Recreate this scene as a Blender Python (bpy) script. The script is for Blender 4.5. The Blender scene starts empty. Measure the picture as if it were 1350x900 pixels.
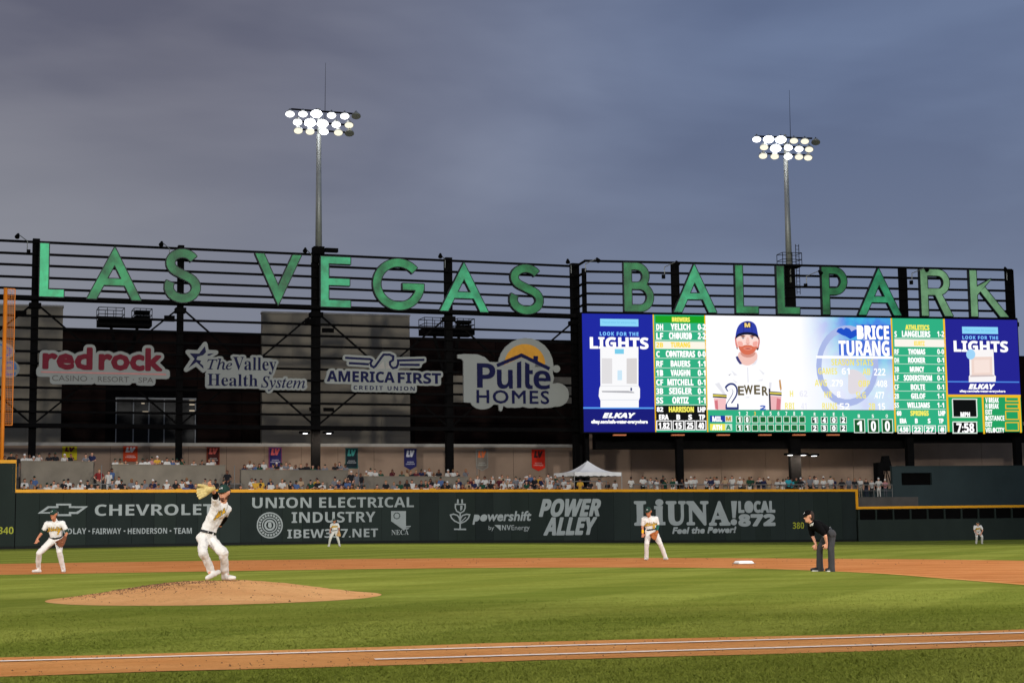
import bpy, math, random
import numpy as np
from mathutils import Vector as V, Matrix, noise as mnoise
from mathutils.geometry import delaunay_2d_cdt as cdt
from mathutils.bvhtree import BVHTree
R = math.radians
rnd = random.Random(7)
SC = bpy.context.scene
COL = SC.collection

# ---------------------------------------------------------------- camera
CX, CY, CZ = 12.0165, -14.9886, 1.1437
YAW, PITCH, ROLL, FPX = 0.20612, 0.11268, -0.01217, 2132.83
fw = V((math.sin(YAW)*math.cos(PITCH), math.cos(YAW)*math.cos(PITCH), math.sin(PITCH)))
rt = V((math.cos(YAW), -math.sin(YAW), 0)); up = rt.cross(fw)
r2 = rt*math.cos(ROLL)+up*math.sin(ROLL); u2 = -rt*math.sin(ROLL)+up*math.cos(ROLL)
cd = bpy.data.cameras.new('camera'); cam = bpy.data.objects.new('camera', cd); COL.objects.link(cam)
cam.matrix_world = Matrix(((r2.x, u2.x, -fw.x, CX), (r2.y, u2.y, -fw.y, CY), (r2.z, u2.z, -fw.z, CZ), (0, 0, 0, 1)))
cd.sensor_width = 36; cd.lens = FPX*36/1350; cd.clip_start = 0.1; cd.clip_end = 9000
SC.camera = cam
O = V((CX, CY, CZ))

# ---------------------------------------------------------------- world: dusk sky under thin cloud
SUN_EL, SUN_AZ = R(3), R(-70)
w = bpy.data.worlds.new("World"); SC.world = w; w.use_nodes = True
nt = w.node_tree; N = nt.nodes; L = nt.links
for n in list(N): N.remove(n)
out = N.new('ShaderNodeOutputWorld')
tc = N.new('ShaderNodeTexCoord')
def lin(c):
    return tuple(((v/255)/12.92 if v/255 <= .04045 else ((v/255+.055)/1.055)**2.4) for v in c)
def wcol(c): return (*lin(c), 1)
mp = N.new('ShaderNodeMapping'); mp.inputs['Scale'].default_value = (1.0, 1.0, 3.2); mp.inputs['Rotation'].default_value = (R(6), R(-5), R(20))
L.new(tc.outputs['Generated'], mp.inputs['Vector'])
nz = N.new('ShaderNodeTexNoise'); nz.inputs['Scale'].default_value = 3.1; nz.inputs['Detail'].default_value = 4.5; nz.inputs['Roughness'].default_value = .48
nz.inputs['Distortion'].default_value = .35
L.new(mp.outputs[0], nz.inputs['Vector'])
rp = N.new('ShaderNodeValToRGB'); rp.color_ramp.elements[0].position = .36; rp.color_ramp.elements[1].position = .68
rp.color_ramp.elements[0].color = wcol((99, 101, 119)); rp.color_ramp.elements[1].color = wcol((143, 143, 155))
mp2 = N.new('ShaderNodeMapping'); mp2.inputs['Scale'].default_value = (1.0, 1.0, 3.4); mp2.inputs['Rotation'].default_value = (R(16), R(15), R(-15))
L.new(tc.outputs['Generated'], mp2.inputs['Vector'])
nz2 = N.new('ShaderNodeTexNoise'); nz2.inputs['Scale'].default_value = 2.9; nz2.inputs['Detail'].default_value = 5; nz2.inputs['Roughness'].default_value = .46; nz2.inputs['Distortion'].default_value = .6
L.new(mp2.outputs[0], nz2.inputs['Vector'])
cmb = N.new('ShaderNodeMath'); cmb.operation = 'MULTIPLY_ADD'; L.new(nz2.outputs['Fac'], cmb.inputs[0]); cmb.inputs[1].default_value = .42
sub_ = N.new('ShaderNodeMath'); sub_.operation = 'MULTIPLY_ADD'; L.new(nz.outputs['Fac'], sub_.inputs[0]); sub_.inputs[1].default_value = .70; sub_.inputs[2].default_value = -.06
L.new(sub_.outputs[0], cmb.inputs[2])
L.new(cmb.outputs[0], rp.inputs[0])
rb = N.new('ShaderNodeValToRGB'); rb.color_ramp.elements[0].position = .36; rb.color_ramp.elements[1].position = .68
rb.color_ramp.elements[0].color = wcol((94, 108, 140)); rb.color_ramp.elements[1].color = wcol((130, 147, 180))
L.new(cmb.outputs[0], rb.inputs[0])
def dotv(v, lo, hi):
    d = N.new('ShaderNodeVectorMath'); d.operation = 'DOT_PRODUCT'; d.inputs[1].default_value = v
    L.new(tc.outputs['Generated'], d.inputs[0])
    m = N.new('ShaderNodeMapRange'); m.interpolation_type = 'SMOOTHSTEP'; m.inputs[1].default_value = lo; m.inputs[2].default_value = hi
    L.new(d.outputs['Value'], m.inputs[0]); return m.outputs[0]
def wmix(f, a, b):
    m = N.new('ShaderNodeMix'); m.data_type = 'RGBA'
    for s, x in ((0, f), (6, a), (7, b)):
        if hasattr(x, 'links'): L.new(x, m.inputs[s])
        else: m.inputs[s].default_value = x
    return m.outputs[2]
bluef = dotv(rt, -0.22, 0.20)
c1 = wmix(bluef, rp.outputs[0], rb.outputs[0])
hor = dotv((0, 0, 1), 0.30, 0.10)
leftf = dotv(-rt, 0.05, 0.38)
mm = N.new('ShaderNodeMath'); mm.operation = 'MULTIPLY'; L.new(hor, mm.inputs[0]); L.new(leftf, mm.inputs[1])
mm2 = N.new('ShaderNodeMath'); mm2.operation = 'MULTIPLY'; L.new(mm.outputs[0], mm2.inputs[0]); mm2.inputs[1].default_value = .75
c2 = wmix(mm2.outputs[0], c1, wcol((152, 150, 149)))
hr = N.new('ShaderNodeMath'); hr.operation = 'MULTIPLY'; L.new(hor, hr.inputs[0]); hr.inputs[1].default_value = .45
c3 = wmix(hr.outputs[0], c2, wcol((136, 145, 164)))
bg1 = N.new('ShaderNodeBackground'); L.new(c3, bg1.inputs[0]); bg1.inputs[1].default_value = .97
sky = N.new('ShaderNodeTexSky'); sky.sky_type = 'NISHITA'; sky.sun_disc = False; sky.sun_elevation = SUN_EL; sky.sun_rotation = SUN_AZ
bg2 = N.new('ShaderNodeBackground'); L.new(sky.outputs[0], bg2.inputs[0]); bg2.inputs[1].default_value = .05
ms = N.new('ShaderNodeMixShader'); ms.inputs[0].default_value = .04
L.new(bg1.outputs[0], ms.inputs[1]); L.new(bg2.outputs[0], ms.inputs[2]); L.new(ms.outputs[0], out.inputs[0])
sl = bpy.data.lights.new('sun', 'SUN'); sl.energy = .12; sl.angle = R(20); sl.color = (1, .9, .85)
so = bpy.data.objects.new('sun', sl); COL.objects.link(so)
sd = V((math.sin(SUN_AZ)*math.cos(R(15)), math.cos(SUN_AZ)*math.cos(R(15)), math.sin(R(15))))
so.rotation_euler = (-sd).to_track_quat('-Z', 'Y').to_euler()
SC.view_settings.view_transform = 'Standard'; SC.view_settings.look = 'None'; SC.view_settings.exposure = 0; SC.view_settings.gamma = 1
FLOOD = 0.33      # brightness of the stadium floodlights

# ---------------------------------------------------------------- pixel <-> world
def ray(x, y):
    return fw + r2*((x-675)/FPX) - u2*((y-450)/FPX)
def at(x, y, depth):
    return O + ray(x, y)*depth
def hory(x):   # image row of the horizon in column x
    a, b = 600., 800.
    for _ in range(30):
        m = (a+b)/2
        if ray(x, m).z > 0: a = m
        else: b = m
    return a
def sm(t):
    t = max(0., min(1., t)); return t*t*(3-2*t)
def zg(x, y):    # the outfield falls away towards centre field
    dx, dy = x-CX, y-CY
    D = dx*math.sin(YAW)+dy*math.cos(YAW); r = dx*math.cos(YAW)-dy*math.sin(YAW)
    if D < 45: return 0.
    c = 675+FPX*r/D
    return -0.62*sm((c-350)/900)*sm((D-50)/80)
def gnd(x, y):
    d = ray(x, y); lo, hi = 3., 400.
    for _ in range(50):
        m = (lo+hi)/2; p = O+d*m
        if p.z > zg(p.x, p.y): lo = m
        else: hi = m
    return O+d*lo
class Plane:
    """vertical plane through two points; u metres along it, z up, off metres towards the camera"""
    def __init__(s, xa, da, xb, db, off=0):
        a = at(xa, hory(xa), da); b = at(xb, hory(xb), db)
        s.t = V((b.x-a.x, b.y-a.y, 0)).normalized(); s.n = V((s.t.y, -s.t.x, 0))
        s.o = V((a.x, a.y, 0))+s.n*off
        if (O-s.o).dot(s.n) < 0: s.n = -s.n
    def shift(s, off):
        q = Plane.__new__(Plane); q.t = s.t; q.n = s.n; q.o = s.o+s.n*off; return q
    def hit(s, x, y):
        d = ray(x, y); k = (s.o-O).dot(s.n)/d.dot(s.n); return O+d*k
    def uv(s, x, y):
        p = s.hit(x, y); return (p-s.o).dot(s.t), p.z
    def P(s, u, z, off=0):
        return V((s.o.x+s.t.x*u+s.n.x*off, s.o.y+s.t.y*u+s.n.y*off, z))

# ---------------------------------------------------------------- materials
def nmat(name):
    m = bpy.data.materials.new(name); m.use_nodes = True
    return m, m.node_tree, m.node_tree.nodes['Principled BSDF']
def mat(name, c, rough=.75, var=.12, scale=3., bump=0., spec=.3, metal=0., emit=0., streak=(1, 1, 1), detail=5, lum=False):
    """procedural painted / cloth / metal surface: noise varies the colour, finer noise the relief"""
    m, t, b = nmat(name); n, l = t.nodes, t.links
    base = lin(c) if not lum else c
    tcn = n.new('ShaderNodeTexCoord'); mpn = n.new('ShaderNodeMapping'); mpn.inputs['Scale'].default_value = streak
    l.new(tcn.outputs['Object'], mpn.inputs[0])
    nn = n.new('ShaderNodeTexNoise'); nn.inputs['Scale'].default_value = scale; nn.inputs['Detail'].default_value = detail
    l.new(mpn.outputs[0], nn.inputs['Vector'])
    cr = n.new('ShaderNodeValToRGB'); cr.color_ramp.elements[0].position = .3; cr.color_ramp.elements[1].position = .7
    cr.color_ramp.elements[0].color = (*[v*(1-var) for v in base], 1); cr.color_ramp.elements[1].color = (*[min(1, v*(1+var)) for v in base], 1)
    l.new(nn.outputs['Fac'], cr.inputs[0]); l.new(cr.outputs[0], b.inputs['Base Color'])
    b.inputs['Roughness'].default_value = rough; b.inputs['Specular IOR Level'].default_value = spec; b.inputs['Metallic'].default_value = metal
    if emit:
        l.new(cr.outputs[0], b.inputs['Emission Color']); b.inputs['Emission Strength'].default_value = emit
    if bump:
        n2 = n.new('ShaderNodeTexNoise'); n2.inputs['Scale'].default_value = scale*9; n2.inputs['Detail'].default_value = 4
        l.new(mpn.outputs[0], n2.inputs['Vector'])
        bp = n.new('ShaderNodeBump'); bp.inputs['Strength'].default_value = bump; bp.inputs['Distance'].default_value = .02
        l.new(n2.outputs['Fac'], bp.inputs['Height']); l.new(bp.outputs[0], b.inputs['Normal'])
    return m
_em = {}
def emat(c, s=1.0, name='screen_light'):
    k = (c, s)
    if k not in _em:
        m, t, b = nmat(name)
        b.inputs['Base Color'].default_value = (.01, .01, .01, 1); b.inputs['Roughness'].default_value = .6; b.inputs['Specular IOR Level'].default_value = 0
        b.inputs['Emission Color'].default_value = (*lin(c), 1); b.inputs['Emission Strength'].default_value = s
        _em[k] = m
    return _em[k]
def mixc(t, fac, a, b):
    m = t.nodes.new('ShaderNodeMix'); m.data_type = 'RGBA'
    for s, x in ((0, fac), (6, a), (7, b)):
        if hasattr(x, 'links'): t.links.new(x, m.inputs[s])
        else: m.inputs[s].default_value = x
    return m.outputs[2]
def tnoise(t, vec, scale, detail=4, rough=.5, lo=.35, hi=.65):
    n = t.nodes.new('ShaderNodeTexNoise'); n.inputs['Scale'].default_value = scale; n.inputs['Detail'].default_value = detail; n.inputs['Roughness'].default_value = rough
    t.links.new(vec, n.inputs['Vector'])
    m = t.nodes.new('ShaderNodeMapRange'); m.inputs[1].default_value = lo; m.inputs[2].default_value = hi
    t.links.new(n.outputs['Fac'], m.inputs[0]); return m.outputs[0]
def tmap(t, vec, scale=(1, 1, 1), rot=0):
    m = t.nodes.new('ShaderNodeMapping'); m.inputs['Scale'].default_value = scale; m.inputs['Rotation'].default_value = (0, 0, rot)
    t.links.new(vec, m.inputs[0]); return m.outputs[0]
def bumpn(t, b, h, dist, strength=1.):
    bp = t.nodes.new('ShaderNodeBump'); bp.inputs['Strength'].default_value = strength; bp.inputs['Distance'].default_value = dist
    t.links.new(h, bp.inputs['Height']); t.links.new(bp.outputs[0], b.inputs['Normal'])

def grass_mat():
    m, t, b = nmat('mown_grass'); tcn = t.nodes.new('ShaderNodeTexCoord'); v = tcn.outputs['Object']
    big = tnoise(t, tmap(t, v, (.05, .16, 1), -YAW), 1.0, 5, .6)
    strk = tnoise(t, tmap(t, v, (.22, 1.5, 1), -YAW+R(-4)), 1.0, 6, .62, .36, .64)
    fine = tnoise(t, v, 55, 3, .6, .3, .7)
    mid = tnoise(t, tmap(t, v, (1, .8, 1)), 7, 6, .72, .42, .62)
    # mowing lanes, alternately leaning away from and towards the camera
    wv = t.nodes.new('ShaderNodeTexWave'); wv.inputs['Scale'].default_value = .085; wv.inputs['Distortion'].default_value = .5; wv.inputs['Detail'].default_value = 1
    t.links.new(tmap(t, v, (1, 1, 1), R(38)), wv.inputs['Vector'])
    ml = t.nodes.new('ShaderNodeMapRange'); ml.inputs[1].default_value = .4; ml.inputs[2].default_value = .6; t.links.new(wv.outputs['Fac'], ml.inputs[0])
    c = mixc(t, strk, (.088, .120, .011, 1), (.245, .275, .048, 1))
    lane = mixc(t, ml.outputs[0], (.108, .148, .016, 1), (.275, .305, .056, 1))
    c = mixc(t, .52, c, lane)
    k = t.nodes.new('ShaderNodeMath'); k.operation = 'MULTIPLY'; k.inputs[1].default_value = .5; t.links.new(big, k.inputs[0])
    c = mixc(t, k.outputs[0], c, (.265, .255, .040, 1))
    pt_ = tnoise(t, tmap(t, v, (.10, .42, 1), -YAW+R(9)), 1.0, 3, .5, .44, .62); pk = t.nodes.new('ShaderNodeMath'); pk.operation = 'MULTIPLY'; pk.inputs[1].default_value = .55; t.links.new(pt_, pk.inputs[0])
    c = mixc(t, pk.outputs[0], c, (.095, .128, .008, 1))
    k2 = t.nodes.new('ShaderNodeMath'); k2.operation = 'MULTIPLY'; k2.inputs[1].default_value = .42; t.links.new(mid, k2.inputs[0])
    c = mixc(t, k2.outputs[0], c, (.070, .098, .006, 1))
    k3 = t.nodes.new('ShaderNodeMath'); k3.operation = 'MULTIPLY'; k3.inputs[1].default_value = .36; t.links.new(fine, k3.inputs[0])
    c = mixc(t, k3.outputs[0], c, (.32, .335, .085, 1))
    t.links.new(c, b.inputs['Base Color']); b.inputs['Roughness'].default_value = .9; b.inputs['Specular IOR Level'].default_value = 0.0
    bumpn(t, b, tnoise(t, v, 38, 5, .7, 0, 1), .03, .9)
    return m
def dirt_mat(name, a, bcol, edge=None):
    m, t, b = nmat(name); tcn = t.nodes.new('ShaderNodeTexCoord'); v = tcn.outputs['Object']
    n1 = tnoise(t, tmap(t, v, (.35, 1.1, 1), -YAW), 1.3, 7, .6)
    n2 = tnoise(t, v, 26, 5, .7, .3, .7)
    n3 = tnoise(t, v, 7, 6, .65, .52, .70)
    c = mixc(t, n1, (*lin(a), 1), (*lin(bcol), 1))
    k = t.nodes.new('ShaderNodeMath'); k.operation = 'MULTIPLY'; k.inputs[1].default_value = .28; t.links.new(n2, k.inputs[0])
    c = mixc(t, k.outputs[0], c, (*[x*.55 for x in lin(a)], 1))
    k2 = t.nodes.new('ShaderNodeMath'); k2.operation = 'MULTIPLY'; k2.inputs[1].default_value = .4; t.links.new(n3, k2.inputs[0])
    c = mixc(t, k2.outputs[0], c, (*[x*.6 for x in lin(a)], 1))
    if edge:      # dug-out, damp landing spot
        d = t.nodes.new('ShaderNodeVectorMath'); d.operation = 'DISTANCE'; d.inputs[1].default_value = edge; t.links.new(tmap(t, v, (1, 1, 0)), d.inputs[0])
        m1 = t.nodes.new('ShaderNodeMapRange'); m1.inputs[1].default_value = 1.5; m1.inputs[2].default_value = .2; t.links.new(d.outputs['Value'], m1.inputs[0])
        n4 = tnoise(t, v, 3.5, 8, .75, .45, .66); k4 = t.nodes.new('ShaderNodeMath'); k4.operation = 'MULTIPLY'; t.links.new(m1.outputs[0], k4.inputs[0]); t.links.new(n4, k4.inputs[1])
        c = mixc(t, k4.outputs[0], c, (*[x*.38 for x in lin(a)], 1))
    t.links.new(c, b.inputs['Base Color']); b.inputs['Roughness'].default_value = .95; b.inputs['Specular IOR Level'].default_value = 0.0
    bumpn(t, b, tnoise(t, v, 16, 7, .7, 0, 1), .05, .8)
    return m
M = {}
M['grass'] = grass_mat()
M['dirt'] = dirt_mat('infield_clay', (178, 110, 62), (206, 140, 88))
M['strip'] = dirt_mat('baseline_clay', (204, 136, 78), (220, 158, 98))
M['mound'] = dirt_mat('mound_clay', (204, 148, 96), (220, 168, 114), (11.85, 12.6, 0))
M['clod'] = mat('dark_clod', (96, 66, 46), .95, .4, 20, lum=False)
M['chalk'] = mat('chalk', (232, 214, 196), .95, .15, 12, .4)
M['white'] = mat('white_rubber', (225, 222, 216), .6, .06, 6)
M['pad'] = mat('wall_padding_green', (39, 47, 43), .75, .10, .7, .25, spec=.1, streak=(1, 1, .4))
M['padbase'] = mat('wall_foot_black', (18, 20, 19), .8)
M['yellow'] = mat('yellow_rail', (232, 160, 22), .5, .07, 2)
M['wgrey'] = mat('grey_wall_print', (158, 164, 163), .6, .05, 1.5)
M['wdim'] = mat('yellow_green_wall_print', (158, 160, 44), .6, .08, 1.5)
M['eye'] = mat('batters_eye_green', (40, 53, 54), .75, .12, .6, .1)
M['black'] = mat('black_steel', (16, 15, 15), .9, .2, 2, spec=.04)
M['dark'] = mat('dark_recess', (12, 11, 11), .95, spec=.02)
M['galv'] = mat('galvanised_pole', (150, 152, 148), .45, .10, 2, spec=.5, metal=.35)
M['conc'] = mat('concrete', (124, 115, 101), .9, .16, .8, .35)
M['concl'] = mat('concourse_plaster', (150, 127, 108), .9, .16, .35, .2)
M['cope'] = mat('pale_coping', (165, 160, 152), .8, .1, 2)
M['brown'] = mat('dark_brown_cladding', (31, 21, 18), .9, .3, .5, .1, spec=.03, streak=(.2, .2, 2))
M['beige'] = mat('beige_cladding', (136, 127, 110), .9, .09, .12, .1)
M['panel'] = mat('sign_panel_face', (146, 148, 142), .5, .05, .6)
M['navy'] = mat('navy_sign_print', (20, 22, 64), .5, .1, 2, spec=.1)
M['crimson'] = mat('crimson_sign_print', (116, 20, 40), .5, .1, 2, spec=.1)
M['pink'] = mat('pink_sign_print', (200, 130, 124), .5, .1, 2)
M['sgrey'] = mat('grey_sign_outline', (96, 92, 88), .6, .1, 3)
M['gold'] = mat('gold_sign_print', (214, 150, 40), .5, .1, 2)
M['sblue'] = mat('blue_sign_print', (60, 110, 165), .5, .1, 2)
M['orange'] = mat('orange_paint_with_glow', (228, 128, 22), .5, .08, 2, emit=.04)  # orange paint with a faint glow of its own added to the colour
M['tent'] = mat('tent_fabric', (244, 240, 234), .85, .06, 2)
M['rail'] = mat('grey_handrail', (110, 108, 104), .5, .1, 3)
M['glassd'] = mat('dark_window_glass', (12, 12, 13), .3, .3, 2, spec=.12)
M['mull'] = mat('pale_mullion', (128, 130, 130), .5, .05, 2)
M['deck'] = mat('concourse_floor', (84, 80, 75), .9, .15, 1)
M['lamp'] = emat((246, 250, 255), 14., 'floodlight_lens')
M['lampdim'] = emat((255, 248, 225), 1.1, 'dim_floodlight_lens')
M['lampmid'] = emat((250, 250, 250), 5., 'mid_floodlight_lens')

# ---------------------------------------------------------------- mesh helpers
class MB:
    def __init__(s): s.v = []; s.f = []; s.m = []; s.mats = []
    def mi(s, m):
        if m not in s.mats: s.mats.append(m)
        return s.mats.index(m)
    def add(s, vs, fs, m=None):
        k = len(s.v); s.v += [tuple(p) for p in vs]; s.f += [tuple(i+k for i in f) for f in fs]
        s.m += [0 if m is None else s.mi(m)]*len(fs); return s
    def hexa(s, p, m=None):   # 8 corners: 0-3 bottom loop, 4-7 top loop
        return s.add(p, [(3, 2, 1, 0), (4, 5, 6, 7), (0, 1, 5, 4), (1, 2, 6, 5), (2, 3, 7, 6), (3, 0, 4, 7)], m)
    def box(s, c, d, m=None, rz=0):
        x, y, z = d[0]/2, d[1]/2, d[2]/2; a, b = math.cos(rz), math.sin(rz)
        return s.hexa([V((c[0]+p*a-q*b, c[1]+p*b+q*a, c[2]+r)) for r in (-z, z) for p, q in ((-x, -y), (x, -y), (x, y), (-x, y))], m)
    def beam(s, a, b, w_, h_, m=None, side=None):
        a, b = V(a), V(b); d = (b-a).normalized(); ref = V((0, 0, 1)) if abs(d.z) < .95 else (side or V((1, 0, 0)))
        x = d.cross(ref).normalized()*w_/2; y = x.cross(d).normalized()*h_/2
        return s.hexa([a-x-y, a+x-y, a+x+y, a-x+y, b-x-y, b+x-y, b+x+y, b-x+y], m)
    def pbox(s, pl, u0, u1, z0, z1, o0, o1, m=None):   # box on a Plane
        return s.hexa([pl.P(u, z, o) for z in (z0, z1) for u, o in ((u0, o0), (u1, o0), (u1, o1), (u0, o1))], m)
    def tube(s, a, b, ra, rb_=None, n=10, m=None):
        rb_ = ra if rb_ is None else rb_; a, b = V(a), V(b); d = (b-a).normalized()
        x = d.cross(V((0, 0, 1)) if abs(d.z) < .9 else V((1, 0, 0))).normalized(); y = d.cross(x)
        vs = [p+(x*math.cos(2*math.pi*i/n)+y*math.sin(2*math.pi*i/n))*r for p, r in ((a, ra), (b, rb_)) for i in range(n)]
        return s.add(vs, [(i, (i+1) % n, n+(i+1) % n, n+i) for i in range(n)]+[tuple(range(n-1, -1, -1)), tuple(range(n, 2*n))], m)
    def ball(s, c, r, n=8, k=5, m=None, sc=(1, 1, 1), rot=None):
        vs = [V((0, 0, r*sc[2]))]
        for j in range(1, k):
            a = math.pi*j/k
            vs += [V((r*math.sin(a)*math.cos(2*math.pi*i/n)*sc[0], r*math.sin(a)*math.sin(2*math.pi*i/n)*sc[1], r*math.cos(a)*sc[2])) for i in range(n)]
        vs.append(V((0, 0, -r*sc[2])))
        if rot: vs = [rot @ p for p in vs]
        vs = [p+V(c) for p in vs]; fs = [(0, 1+i, 1+(i+1) % n) for i in range(n)]
        for j in range(k-2):
            for i in range(n):
                a = 1+j*n; fs.append((a+i, a+n+i, a+n+(i+1) % n, a+(i+1) % n))
        e = len(vs)-1; a = 1+(k-2)*n
        fs += [(e, a+(i+1) % n, a+i) for i in range(n)]
        return s.add(vs, fs, m)
    def mesh(s, name, off=V((0, 0, 0)), mats=None):
        me = bpy.data.meshes.new(name); me.from_pydata([(p[0]-off[0], p[1]-off[1], p[2]-off[2]) for p in s.v], [], s.f); me.update()
        for m in (mats or s.mats): me.materials.append(m)
        if s.mats and len(s.mats) > 1: me.polygons.foreach_set('material_index', s.m)
        return me
def wloc(o):
    p = V((0, 0, 0))
    while o is not None: p += o.location; o = o.parent
    return p
def obj(name, me, parent=None):
    o = bpy.data.objects.new(name, me); COL.objects.link(o)
    if parent is not None: o.parent = parent
    return o
def build(name, mb, m, parent=None, smooth=False):
    """link an MB given in world coordinates as one object under parent"""
    off = wloc(parent) if parent is not None else V((0, 0, 0))
    me = mb.mesh(name, off, None if m is None else [m])
    if smooth: me.polygons.foreach_set('use_smooth', [True]*len(me.polygons))
    return obj(name, me, parent)
def tag(o, label=None, cat=None, group=None, kind=None):
    for k, v in (('label', label), ('category', cat), ('group', group), ('kind', kind)):
        if v: o[k] = v
    return o
def thing(name, label, cat, loc, group=None):
    o = bpy.data.objects.new(name, None); o.empty_display_size = .2; COL.objects.link(o); o.location = loc
    return tag(o, label, cat, group)

# ---------------------------------------------------------------- flat shapes
def alpha(s, up_, lo_, dg=None):
    r = ''
    for ch in s:
        if 'A' <= ch <= 'Z': r += chr(up_+ord(ch)-65)
        elif 'a' <= ch <= 'z' and lo_: r += ('\u210e' if (lo_ == 0x1D44E and ch == 'h') else chr(lo_+ord(ch)-97))
        elif '0' <= ch <= '9' and dg: r += chr(dg+ord(ch)-48)
        else: r += ch
    return r
ST = {'gill': None, 'sb': (0x1D400, 0x1D41A, 0x1D7CE), 'si': (0x1D434, 0x1D44E), 'sbi': (0x1D468, 0x1D482), 'sans': (0x1D5A0, 0x1D5BA, 0x1D7E2),
      'bold': (0x1D5D4, 0x1D5EE, 0x1D7EC), 'it': (0x1D608, 0x1D622), 'bi': (0x1D63C, 0x1D656), 'script': (0x1D4D0, 0x1D4EA)}
_tx = {}
_tc = bpy.data.curves.new('lettering_source', 'FONT'); _to = bpy.data.objects.new('lettering_source', _tc)
def glyphs(s, style='bold', res=3, space=1.0):
    """triangles of a line of lettering in a unit box, and its own aspect"""
    k = (s, style, res, space)
    if k in _tx: return _tx[k]
    base, slant = {'bi': ('bold', .2), 'it': ('gill', .2), 'sans': ('gill', 0)}.get(style, (style, 0))
    _tc.body = s if ST[base] is None else alpha(s, *ST[base]); _tc.resolution_u = res; _tc.space_character = space
    me = _to.to_mesh()
    vs = [(v.co.x+slant*v.co.y, v.co.y) for v in me.vertices]; me.calc_loop_triangles()
    fs = [tuple(t.vertices) for t in me.loop_triangles]; _to.to_mesh_clear()
    x0 = min(v[0] for v in vs); x1 = max(v[0] for v in vs); y0 = min(v[1] for v in vs); y1 = max(v[1] for v in vs)
    r = ([((x-x0)/(x1-x0), (y-y0)/(y1-y0)) for x, y in vs], fs, (x1-x0)/(y1-y0)); _tx[k] = r
    return r
def union(polys):
    """union of 2-D polygons -> (verts, tris)"""
    vs, fs = [], []
    for p in polys:
        a = sum(p[i][0]*p[(i+1) % len(p)][1]-p[(i+1) % len(p)][0]*p[i][1] for i in range(len(p)))
        if abs(a) < 1e-7: continue
        if a < 0: p = p[::-1]
        k = len(vs); vs += [V((float(x), float(y))) for x, y in p]; fs.append(list(range(k, k+len(p))))
    r = cdt(vs, [], fs, 1, 1e-4)
    return [tuple(v) for v in r[0]], [tuple(f) for f, src in zip(r[2], r[5]) if src]
def edges_of(tris):
    c = {}
    for f in tris:
        for i in range(len(f)):
            a, b = f[i], f[(i+1) % len(f)]; c[(a, b)] = 1
    return [(a, b) for (a, b) in c if (b, a) not in c]
def grow(vs, tris, r, n=8):
    polys = [[vs[i] for i in t] for t in tris]
    for a, b in edges_of(tris):
        p, q = V(vs[a]), V(vs[b]); d = q-p
        if d.length < 1e-6: continue
        t = math.atan2(d.y, d.x); pl = []
        for i in range(n//2+1): g = t+math.pi/2+math.pi*i/(n//2); pl.append((p.x+r*math.cos(g), p.y+r*math.sin(g)))
        for i in range(n//2+1): g = t-math.pi/2+math.pi*i/(n//2); pl.append((q.x+r*math.cos(g), q.y+r*math.sin(g)))
        polys.append(pl)
    return union(polys)
def slab(mb, pl, vs, tris, o0, o1, m=None, mside=None):
    """extrude a 2-D shape on plane pl from offset o0 (back) to o1 (front)"""
    n = len(vs); f = [pl.P(u, z, o1) for u, z in vs]; b = [pl.P(u, z, o0) for u, z in vs]
    mb.add(f, tris, m); mb.add(b, [t[::-1] for t in tris], mside or m)
    es = edges_of(tris); mb.add(f+b, [(b_, a_, a_+n, b_+n) for a_, b_ in es], mside or m)
def circ(cx, cy, rx, ry=None, a0=0, a1=360, n=28):
    ry = rx if ry is None else ry
    return [(cx+rx*math.cos(R(a0+(a1-a0)*i/n)), cy+ry*math.sin(R(a0+(a1-a0)*i/n))) for i in range(n+(0 if a1-a0 == 360 else 1))]
def ribbon(pts, t, close=False):
    """quads along a centre line, mitred, width t"""
    P = [V(p) for p in pts]; n = len(P); Lf, Rt = [], []
    for i in range(n):
        a = P[i-1] if (i > 0 or close) else None; c = P[(i+1) % n] if (i < n-1 or close) else None
        d1 = (P[i]-a).normalized() if a is not None else None; d2 = (c-P[i]).normalized() if c is not None else None
        d = (d1+d2).normalized() if (d1 is not None and d2 is not None) else (d1 if d1 is not None else d2)
        nn = V((-d.y, d.x)); k = 1.0
        if d1 is not None and d2 is not None: k = 1/max(.4, d.dot(d2))
        Lf.append(P[i]+nn*t/2*k); Rt.append(P[i]-nn*t/2*k)
    return [[tuple(Rt[i]), tuple(Rt[(i+1) % n]), tuple(Lf[(i+1) % n]), tuple(Lf[i])] for i in range(n if close else n-1)]
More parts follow.
